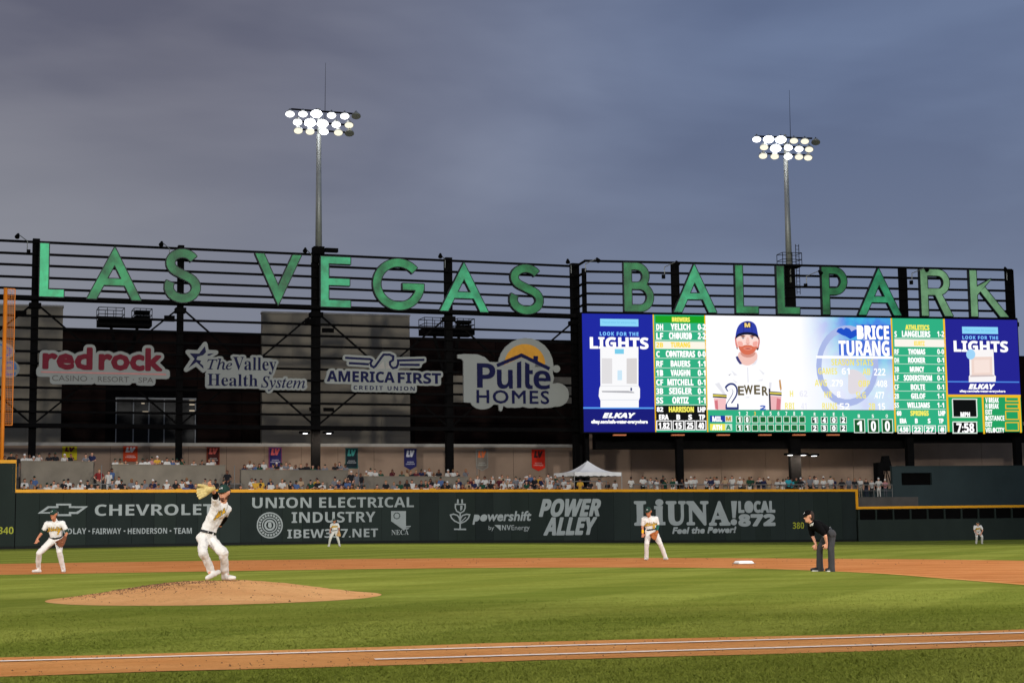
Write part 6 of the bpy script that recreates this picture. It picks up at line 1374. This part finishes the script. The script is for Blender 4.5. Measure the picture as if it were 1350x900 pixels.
# ---- shortstop beside second base
F = Fig('shortstop in white jersey with yellow wristband standing by the big pale grey wall lettering', 862, 738); J = F.J
j = dict(head=J(855.6, 674.6, -.14), neck=J(857.3, 681.3, -.06), chest=J(857.8, 688, -.02), waist=J(859, 696, .02), hipA=J(855.8, 700.5, .02), hipB=J(863.6, 700.5, .02),
         shA=J(849.8, 683.8, 0), elA=J(848, 694, .02), wrA=J(848, 702.6, -.05), shB=J(866.2, 683.4, 0), elB=J(868.4, 693.2, .02), wrB=J(865.6, 701.2, -.2),
         knA=J(852.6, 716, -.14), anA=J(852.4, 733, .0), toeA=J(850, 736.6, -.16), knB=J(870.2, 716, -.16), anB=J(876.8, 732.6, .0), toeB=J(879.2, 736.4, -.14))
body, jo = dress(F, j, dict(glove='B', underB=(M['teal'], .9), skin=M['skinB'], hface=V((-.45, -1, -.25)), hem=.066))
glove(F.t, J(865.6, 701.5, -.24), V((-.6, -.2, -1)), V((-.3, -1, .1)), (150, 82, 32), 1.0)
lettering_on(F.t, jo.data, 'Athletics', J(858.6, 690.6), .40, .11, M['goldc'], style='script', fat=.003); lettering_on(F.t, jo.data, 'Athletics', J(858.6, 690.6), .40, .11, M['greenc'], style='script', fat=0.008, lift=.005)
lettering_on(F.t, jo.data, '5', J(862.6, 694.4), .07, .095, M['goldc'], style='gill', fat=.008, slope=0); lettering_on(F.t, jo.data, '5', J(862.6, 694.4), .07, .095, M['greenc'], style='gill', fat=0.013, slope=0, lift=.005)
m2 = skin_mesh([(J(848, 699, -.02), J(848, 702, -.04), .040, .036, 0)], .01, 0, 'wristband'); m2.materials.append(M['band']); lobj('wristband', m2, F.t)
# ---- umpire
F = Fig('umpire in black shirt, black cap and charcoal trousers bending with hands on his knees', 1085, 753, face=(-1, -.15, 0)); J = F.J
j = dict(head=J(1068.2, 680.8, -.02), neck=J(1073.2, 688, .0), chest=J(1078.5, 693.5, 0), waist=J(1090, 700, .0), hipA=J(1096.2, 704.2, -.12), hipB=J(1095.4, 704.2, .12),
         shA=J(1078.6, 693, -.19), elA=J(1086.5, 706, -.28), wrA=J(1088.8, 716.5, -.22), shB=J(1072.6, 693, .17), elB=J(1075.2, 706.2, .24), wrB=J(1078, 717.2, .10),
         knA=J(1094.6, 725, -.17), anA=J(1094.8, 748.4, -.16), toeA=J(1087.4, 752.2, -.2), knB=J(1083.2, 722.5, .14), anB=J(1082.8, 747.6, .16), toeB=J(1071.6, 751.2, .12))
body, jo = dress(F, j, dict(jm=M['blackc'], pm=M['charc'], shm=M['blacks'], sole=M['cleat'], capm=M['blackc'], bill=M['blackc'], capn='umpire_cap', hface=V((-1, -.25, -.12)), hem=.082, sleeve=.8, fat=.98, wob=.008, curl=.9,
      hsA=V((-1, 0, 0)), hsB=V((-1, 0, 0)), hdA=V((-.35, .1, -1)), hdB=V((-.2, 0, -1))))
lettering_on(F.t, jo.data, 'W', J(1071.2, 691.6, -.2), .07, .05, M['cleat'], f=V((0, -1, 0)), style='gill', fat=.006, slope=.5)
# ---- left fielder and centre fielder
F = Fig('left fielder in white uniform standing on the far grass before the union electrical lettering', 441, 720.4); J = F.J
j = dict(head=J(441, 686.6, -.12), neck=J(441, 690, -.06), chest=J(441, 693, 0), waist=J(441, 698, .02), hipA=J(438.8, 700.6, .02), hipB=J(443.6, 700.6, .02),
         shA=J(437.4, 691, 0), elA=J(435.8, 696, 0), wrA=J(435.6, 700, -.15), shB=J(445, 691, 0), elB=J(447, 696, 0), wrB=J(447, 700.6, -.15),
         knA=J(436, 709, -.15), anA=J(433.8, 717.6, 0), toeA=J(432.9, 719.8, -.12), knB=J(445.6, 709, -.15), anB=J(447.4, 717.6, 0), toeB=J(448.6, 719.8, -.12))
body, jo = dress(F, j, dict(glove='B', skin=M['skinB'])); glove(F.t, J(447.2, 701, -.15), V((.1, -.2, -1)), V((-.3, -1, .1)), (188, 150, 96), 1.1)
lettering_on(F.t, jo.data, 'Athletics', J(441, 693.8), .36, .1, M['goldc'], style='script', fat=.012); lettering_on(F.t, jo.data, 'Athletics', J(441, 693.8), .36, .1, M['greenc'], style='script', fat=0.017, lift=.005)
F = Fig('centre fielder in white uniform crouching hands on knees before the low window-lined fence at right', 1290, 716.8); J = F.J
j = dict(head=J(1288.9, 690, -.25), neck=J(1289.2, 693, -.15), chest=J(1289.4, 695.4, -.1), waist=J(1289.8, 699, 0), hipA=J(1287.5, 701, .05), hipB=J(1292, 701, .05),
         shA=J(1285.4, 693.6, -.1), elA=J(1284.4, 698.4, -.16), wrA=J(1286.6, 702.6, -.3), shB=J(1293.6, 693.6, -.1), elB=J(1295.4, 698.4, -.16), wrB=J(1292.8, 702.6, -.3),
         knA=J(1286.8, 707.2, -.25), anA=J(1287.2, 714.2, 0), toeA=J(1286.8, 716.4, -.12), knB=J(1293.8, 707.2, -.25), anB=J(1294.6, 714.2, 0), toeB=J(1295, 716.4, -.12))
body, jo = dress(F, j, dict(skin=M['skinA'])); lettering_on(F.t, jo.data, 'Athletics', J(1289.4, 696.6), .36, .1, M['goldc'], style='script', fat=.012); lettering_on(F.t, jo.data, 'Athletics', J(1289.4, 696.6), .36, .1, M['greenc'], style='script', fat=0.017, lift=.005)

# ================================================================ SPECTATORS
SHADES = {'white': (198, 195, 188), 'black': (26, 26, 30), 'grey': (112, 112, 116), 'dark green': (22, 64, 46), 'yellow': (196, 150, 50), 'red': (128, 34, 34), 'blue': (74, 96, 136), 'turquoise': (40, 150, 164), 'maroon': (84, 28, 36), 'tan': (168, 142, 112), 'navy': (26, 32, 66), 'orange': (206, 104, 34), 'pink': (176, 120, 122)}
SM = {k: mat(k.replace(' ', '_')+'_shirt', v, .85, .1, 7) for k, v in SHADES.items()}
SKN = [mat('spectator_skin', c, .6, .08, 8) for c in ((190, 136, 108), (164, 110, 84), (120, 78, 58), (202, 150, 124))]
HRM = {'hair': [mat('spectator_hair', c, .9, .2, 20) for c in ((34, 24, 20), (70, 46, 30), (128, 96, 58))], 'cap': [mat('spectator_cap', c, .7, .1, 8) for c in ((16, 50, 36), (20, 20, 24), (216, 212, 206), (20, 50, 38))]}
PTM = [mat('spectator_trousers', c, .85, .12, 6) for c in ((32, 36, 52), (24, 24, 26), (126, 118, 104), (70, 72, 78), (196, 192, 184))]
def crowd_mesh(pose, hat, girth=1.0):
    p = []; B = lambda *a: p.append(a)
    sit = pose in ('sit', 'sitlean'); hz = .46 if sit else .93; ty = -.10 if pose in ('sitlean', 'lean') else 0
    hip = V((0, .02, hz)); wai = V((0, ty*.4, hz+.18)); ch = V((0, ty*.9, hz+.40)); nk = V((0, ty*1.1, hz+.54)); hd = V((0, ty*1.3-.02, hz+.69))
    head(p, hd, V((0, -1, -.1)), 0, 1.05, hair=3)
    if hat == 'cap': p.append((hd+V((0, -.06, .055)), hd+V((0, -.15, .04)), .05, .03, 3)); p.append((hd+V((0, -.01, .07)), hd+V((0, .01, .07)), .092, .092, 3))
    if hat == 'long':
        for k in (-1, 1): p.append((hd+V((.05*k, .04, .02)), hd+V((.075*k, .03, -.2)), .05, .045, 3))
    B(nk-V((0, 0, .05)), hd-V((0, 0, .08)), .055, .052, 0)
    for k in (-1, 1): B(ch+V((.07*k, 0, .02)), wai+V((.05*k, 0, 0)), .115*girth, .108*girth, 1); B(wai+V((.05*k, 0, 0)), hip+V((.05*k, 0, .05)), .108*girth, .115*girth, 1)
    shs = [V((-.185, ty, hz+.48)), V((.185, ty, hz+.48))]; B(shs[0], shs[1], .066, .066, 1)
    for i, k in enumerate((-1, 1)):
        sh = shs[i]
        if pose in ('stand',): el, wr = sh+V((.06*k, .02, -.29)), sh+V((.07*k, -.08, -.53))
        elif pose == 'rail': el, wr = sh+V((.09*k, -.03, -.27)), sh+V((-.02*k, -.26, -.30))
        elif pose == 'hips': el, wr = sh+V((.17*k, .04, -.24)), sh+V((.0*k, -.08, -.42))
        elif pose == 'lean': el, wr = sh+V((.07*k, -.16, -.22)), sh+V((-.13*k, -.34, -.24))
        elif pose == 'phone' and k == 1: el, wr = sh+V((.05, -.16, -.18)), sh+V((-.06, -.34, .06))
        elif pose == 'cheer' and k == -1: el, wr = sh+V((-.12, -.05, .16)), sh+V((-.06, -.08, .42))
        elif sit: el, wr = sh+V((.07*k, -.06, -.27)), sh+V((-.05*k, -.30, -.32))
        else: el, wr = sh+V((.06*k, .02, -.28)), sh+V((.02*k, -.16, -.44))
        B(sh, sh.lerp(el, .62), .066, .06, 1); B(sh.lerp(el, .6), el, .045, .040, 0); B(el, wr, .040, .028, 0); hand(p, wr, wr-el, V((-k, -.2, 0)), 0, .5, 1.15)
        hp = hip+V((.09*k, 0, 0))
        if sit: kn, an = V((.13*k, -.44, .47)), V((.13*k, -.42, .09))
        else: kn, an = V((.10*k, -.03, .50)), V((.11*k, .02, .09))
        B(hp, kn, .10*girth, .068, 2); B(kn, an, .066, .05, 2); B(an+V((0, 0, -.04)), an+V((.01*k, -.16, -.05)), .045, .036, 4)
    return skin_mesh(p, .026, 1, 'spectator')
VAR = {}
for pose in ('stand', 'rail', 'hips', 'lean', 'phone', 'cheer', 'sit', 'sitlean'):
    for hat in ('hair', 'cap', 'long'):
        if hat == 'long' and pose in ('cheer', 'hips'): continue
        VAR[(pose, hat)] = crowd_mesh(pose, hat, 1.0 if pose != 'hips' else 1.12)
        for k in range(5): VAR[(pose, hat)].materials.append(None)
MARKS = [(28, 'at the far left corner'), (60, 'near the leftmost concrete parapet'), (92, 'below the yellow banner'), (120, 'left of the first stair gap'), (140, 'in the first stair gap'), (172, 'below the orange-red banner'), (205, 'between orange-red and maroon banners'), (235, 'left of the maroon banner'), (281, 'below the maroon banner'), (318, 'above the word UNION'), (342, 'left of the purple-blue banner'), (363, 'below the purple-blue banner'), (395, 'right of the purple-blue banner'), (425, 'beside the light-mast post'), (463, 'below the dark teal banner'), (500, 'between teal and navy banners'), (541, 'below the navy banner'), (575, 'right of the navy banner'), (605, 'above the plug emblem'), (635, 'below the pale grey banner'), (672, 'between grey and red banners'), (709, 'below the bright red banner'), (742, 'left of the white tent'), (788, 'under the white tent'), (830, 'right of the white tent'), (865, 'under the left line-up'), (905, 'above the largest wall lettering'), (945, 'under the player portrait'), (985, 'above the local 872 lettering'), (1015, 'left of the centre post'), (1045, 'by the centre post'), (1080, 'above the yellow 380 marker'), (1110, 'at the high wall\'s right end'), (1150, 'beside the dark green wall'), (1170, 'next to the black equipment stand')]
ppl = []
TYPE = {'row': 'seated', 'rear': 'leaning at the parapet', 'stand': 'standing'}
def person(x, off, floor, pose, hat, shirt, tier, yaw=0., sc=1.0, plane=None):
    pl = (plane or WP).shift(-off); u = pl.uv(x, 640)[0]; ppl.append((x, pl.P(u, floor), pose, hat, shirt, tier, yaw, sc))
cr_ = random.Random(21)
PALW = ['white']*16+['black']*8+['grey']*5+['dark green']*3+['tan', 'navy', 'maroon']*2+['yellow', 'blue', 'grey', 'pink']
def pick_hat(): return cr_.choice(('hair', 'cap', 'cap', 'hair', 'long'))
def gap(x): return any(a-3 < x < b+3 for a, b in ((123, 147), (297, 318), (460, 478)))
# seated rows in front of the parapets
for row, (off, fl, step, x0, x1) in enumerate(((1.1, 2.90, 9.6, 34, 752), (2.7, 3.26, 9.8, 30, 750), (4.4, 3.5, 26, 34, 616))):
    x = x0+row*4
    while x < x1:
        xx = x+cr_.uniform(-3, 3)
        skip = (118 < xx < 148 and row > 0) or (300 < xx < 320 and row > 0) or (460 < xx < 482 and row > 0) or cr_.random() < (.18 if row < 2 else .25)
        if not skip: person(xx, off, fl+cr_.uniform(-.05, .05), cr_.choice(('sit', 'sit', 'sitlean', 'sit')) if row < 2 or cr_.random() < .9 else 'stand', pick_hat(), cr_.choice(PALW), 'row', cr_.uniform(-.5, .5), cr_.uniform(.93, 1.05))
        x += step*cr_.choice((.55, .7, .8, .9, 1.2, 1.7))
# people leaning at the parapets
for (xa, xb, a, b, zt) in PARS:
    x = xa+4
    while x < xb-2:
        if cr_.random() > .12: person(x, 6.75, zt-1.05+cr_.uniform(-.22, .06), cr_.choice(('lean', 'lean', 'lean', 'phone', 'rail')), pick_hat(), cr_.choice(PALW), 'rear', cr_.uniform(-.4, .4), cr_.uniform(.93, 1.04))
        x += cr_.uniform(4.8, 8.4)
# notable people in the gaps
person(130.5, 5.2, 3.55, 'hips', 'hair', 'red', 'stand', .2, 1.05); person(143.2, 5.2, 3.5, 'stand', 'hair', 'white', 'stand', -.3, 1.0); person(147.2, 5.4, 3.6, 'stand', 'hair', 'blue', 'stand', 1.0, 1.05)
person(299.5, 5.0, 3.5, 'hips', 'hair', 'black', 'stand', -.7, 1.05); person(463, 5.2, 3.5, 'hips', 'cap', 'black', 'stand', .4, 1.05); person(470, 5.2, 3.45, 'stand', 'long', 'grey', 'stand', .9, 1.0); person(475.5, 5.3, 3.45, 'stand', 'hair', 'black', 'stand', -.4, .98)
person(629.5, 3.4, 3.1, 'stand', 'hair', 'white', 'stand', .7, 1.08); person(620.5, 3.9, 3.1, 'rail', 'hair', 'maroon', 'stand', .2, 1.0)
person(5, 1.6, 4.3, 'lean', 'hair', 'white', 'stand', .2); person(14, 1.8, 4.45, 'hips', 'cap', 'black', 'stand', -.6, 1.05); person(21, 1.8, 4.4, 'stand', 'hair', 'black', 'stand', .6, 1.0)
# standing crowd, left of and under the tent
for off, fl, x0, x1, st in ((3.0, 3.1, 640, 756, 8.5), (4.6, 3.35, 650, 750, 11), (3.4, 2.95, 766, 818, 11.5)):
    x = x0
    while x < x1:
        person(x+cr_.uniform(-1.5, 1.5), off+cr_.uniform(-.5, .5), fl, cr_.choice(('stand', 'rail', 'hips', 'phone')), pick_hat(), cr_.choice(PALW), 'stand', cr_.uniform(-.9, .9), cr_.uniform(.9, 1.06)); x += st*cr_.uniform(.7, 1.3)
# standing crowd under the screen
for off, fl, x0, x1, st in ((1.0, 3.1, 832, 1104, 9.6), (2.1, 3.14, 836, 1100, 13)):
    x = x0
    while x < x1:
        dens = 1 if (868 < x < 920 or 945 < x < 1100) else .7
        if cr_.random() < dens: person(x, off+cr_.uniform(-.2, .2), fl, cr_.choice(('stand', 'rail', 'rail', 'hips', 'phone')), pick_hat(), 'turquoise' if (abs(x-1039) < 5 and off < 1.5) else cr_.choice(PALW+['white']*6), 'stand', cr_.uniform(-.7, .7), cr_.uniform(.9, 1.08))
        x += st*cr_.uniform(.65, 1.3)
person(1039.5, .9, 3.1, 'rail', 'hair', 'turquoise', 'stand', .2, 1.04)
for x, sh, po in ((1110, 'black', 'hips'), (1119, 'grey', 'stand'), (1127, 'black', 'stand'), (1134, 'white', 'rail'), (1142, 'black', 'stand'), (1149.5, 'white', 'stand'), (1158.5, 'white', 'hips'), (1167, 'pink', 'rail')): person(x, 1.3, 3.05, po, pick_hat(), sh, 'stand', cr_.uniform(-.6, .6), cr_.uniform(.94, 1.06))
print('spectators', len(ppl))
WHERE = {'row': 'seated spectator, %s shirt, %s', 'rear': 'spectator at the parapet, %s shirt, %s', 'stand': 'standing spectator, %s shirt, %s'}
ORD = ['leftmost', 'second', 'third', 'fourth', 'fifth', 'sixth', 'seventh', 'eighth', 'ninth', 'tenth', 'eleventh', 'twelfth']
bucket = {}
for i, q in enumerate(ppl):
    mk = min(MARKS, key=lambda m_: abs(m_[0]-q[0]))[1]; bucket.setdefault((q[5], q[4], mk), []).append(i)
lab = {}
for (tier, sh, mk), ids in bucket.items():
    ids.sort(key=lambda i: ppl[i][0]); base = WHERE[tier] % (sh, mk)
    for k, i in enumerate(ids):
        lab[i] = base if len(ids) == 1 else '%s, %s from left' % (base, ORD[k])
proto = {}
for i, (x, p, pose, hat, sh, tier, yaw, sc) in enumerate(ppl):
    key = (pose, hat if (pose, hat) in VAR else 'cap'); me = VAR[key]
    if key in proto: o = proto[key].copy(); COL.objects.link(o)
    else: o = obj('person', me); proto[key] = o
    o.location = p; dv = O-p; o.rotation_euler = (0, 0, math.atan2(dv.y, dv.x)+math.pi/2+yaw*.7); o.scale = (sc*.92, sc*.92, sc*.94)
    ms_ = (cr_.choice(SKN), SM[sh], cr_.choice(PTM), cr_.choice(HRM['cap' if key[1] == 'cap' else 'hair']), M['blacks'])
    for k in range(5): o.material_slots[k].link = 'OBJECT'; o.material_slots[k].material = ms_[k]
    tag(o, lab[i], 'person', 'spectators behind the outfield wall')
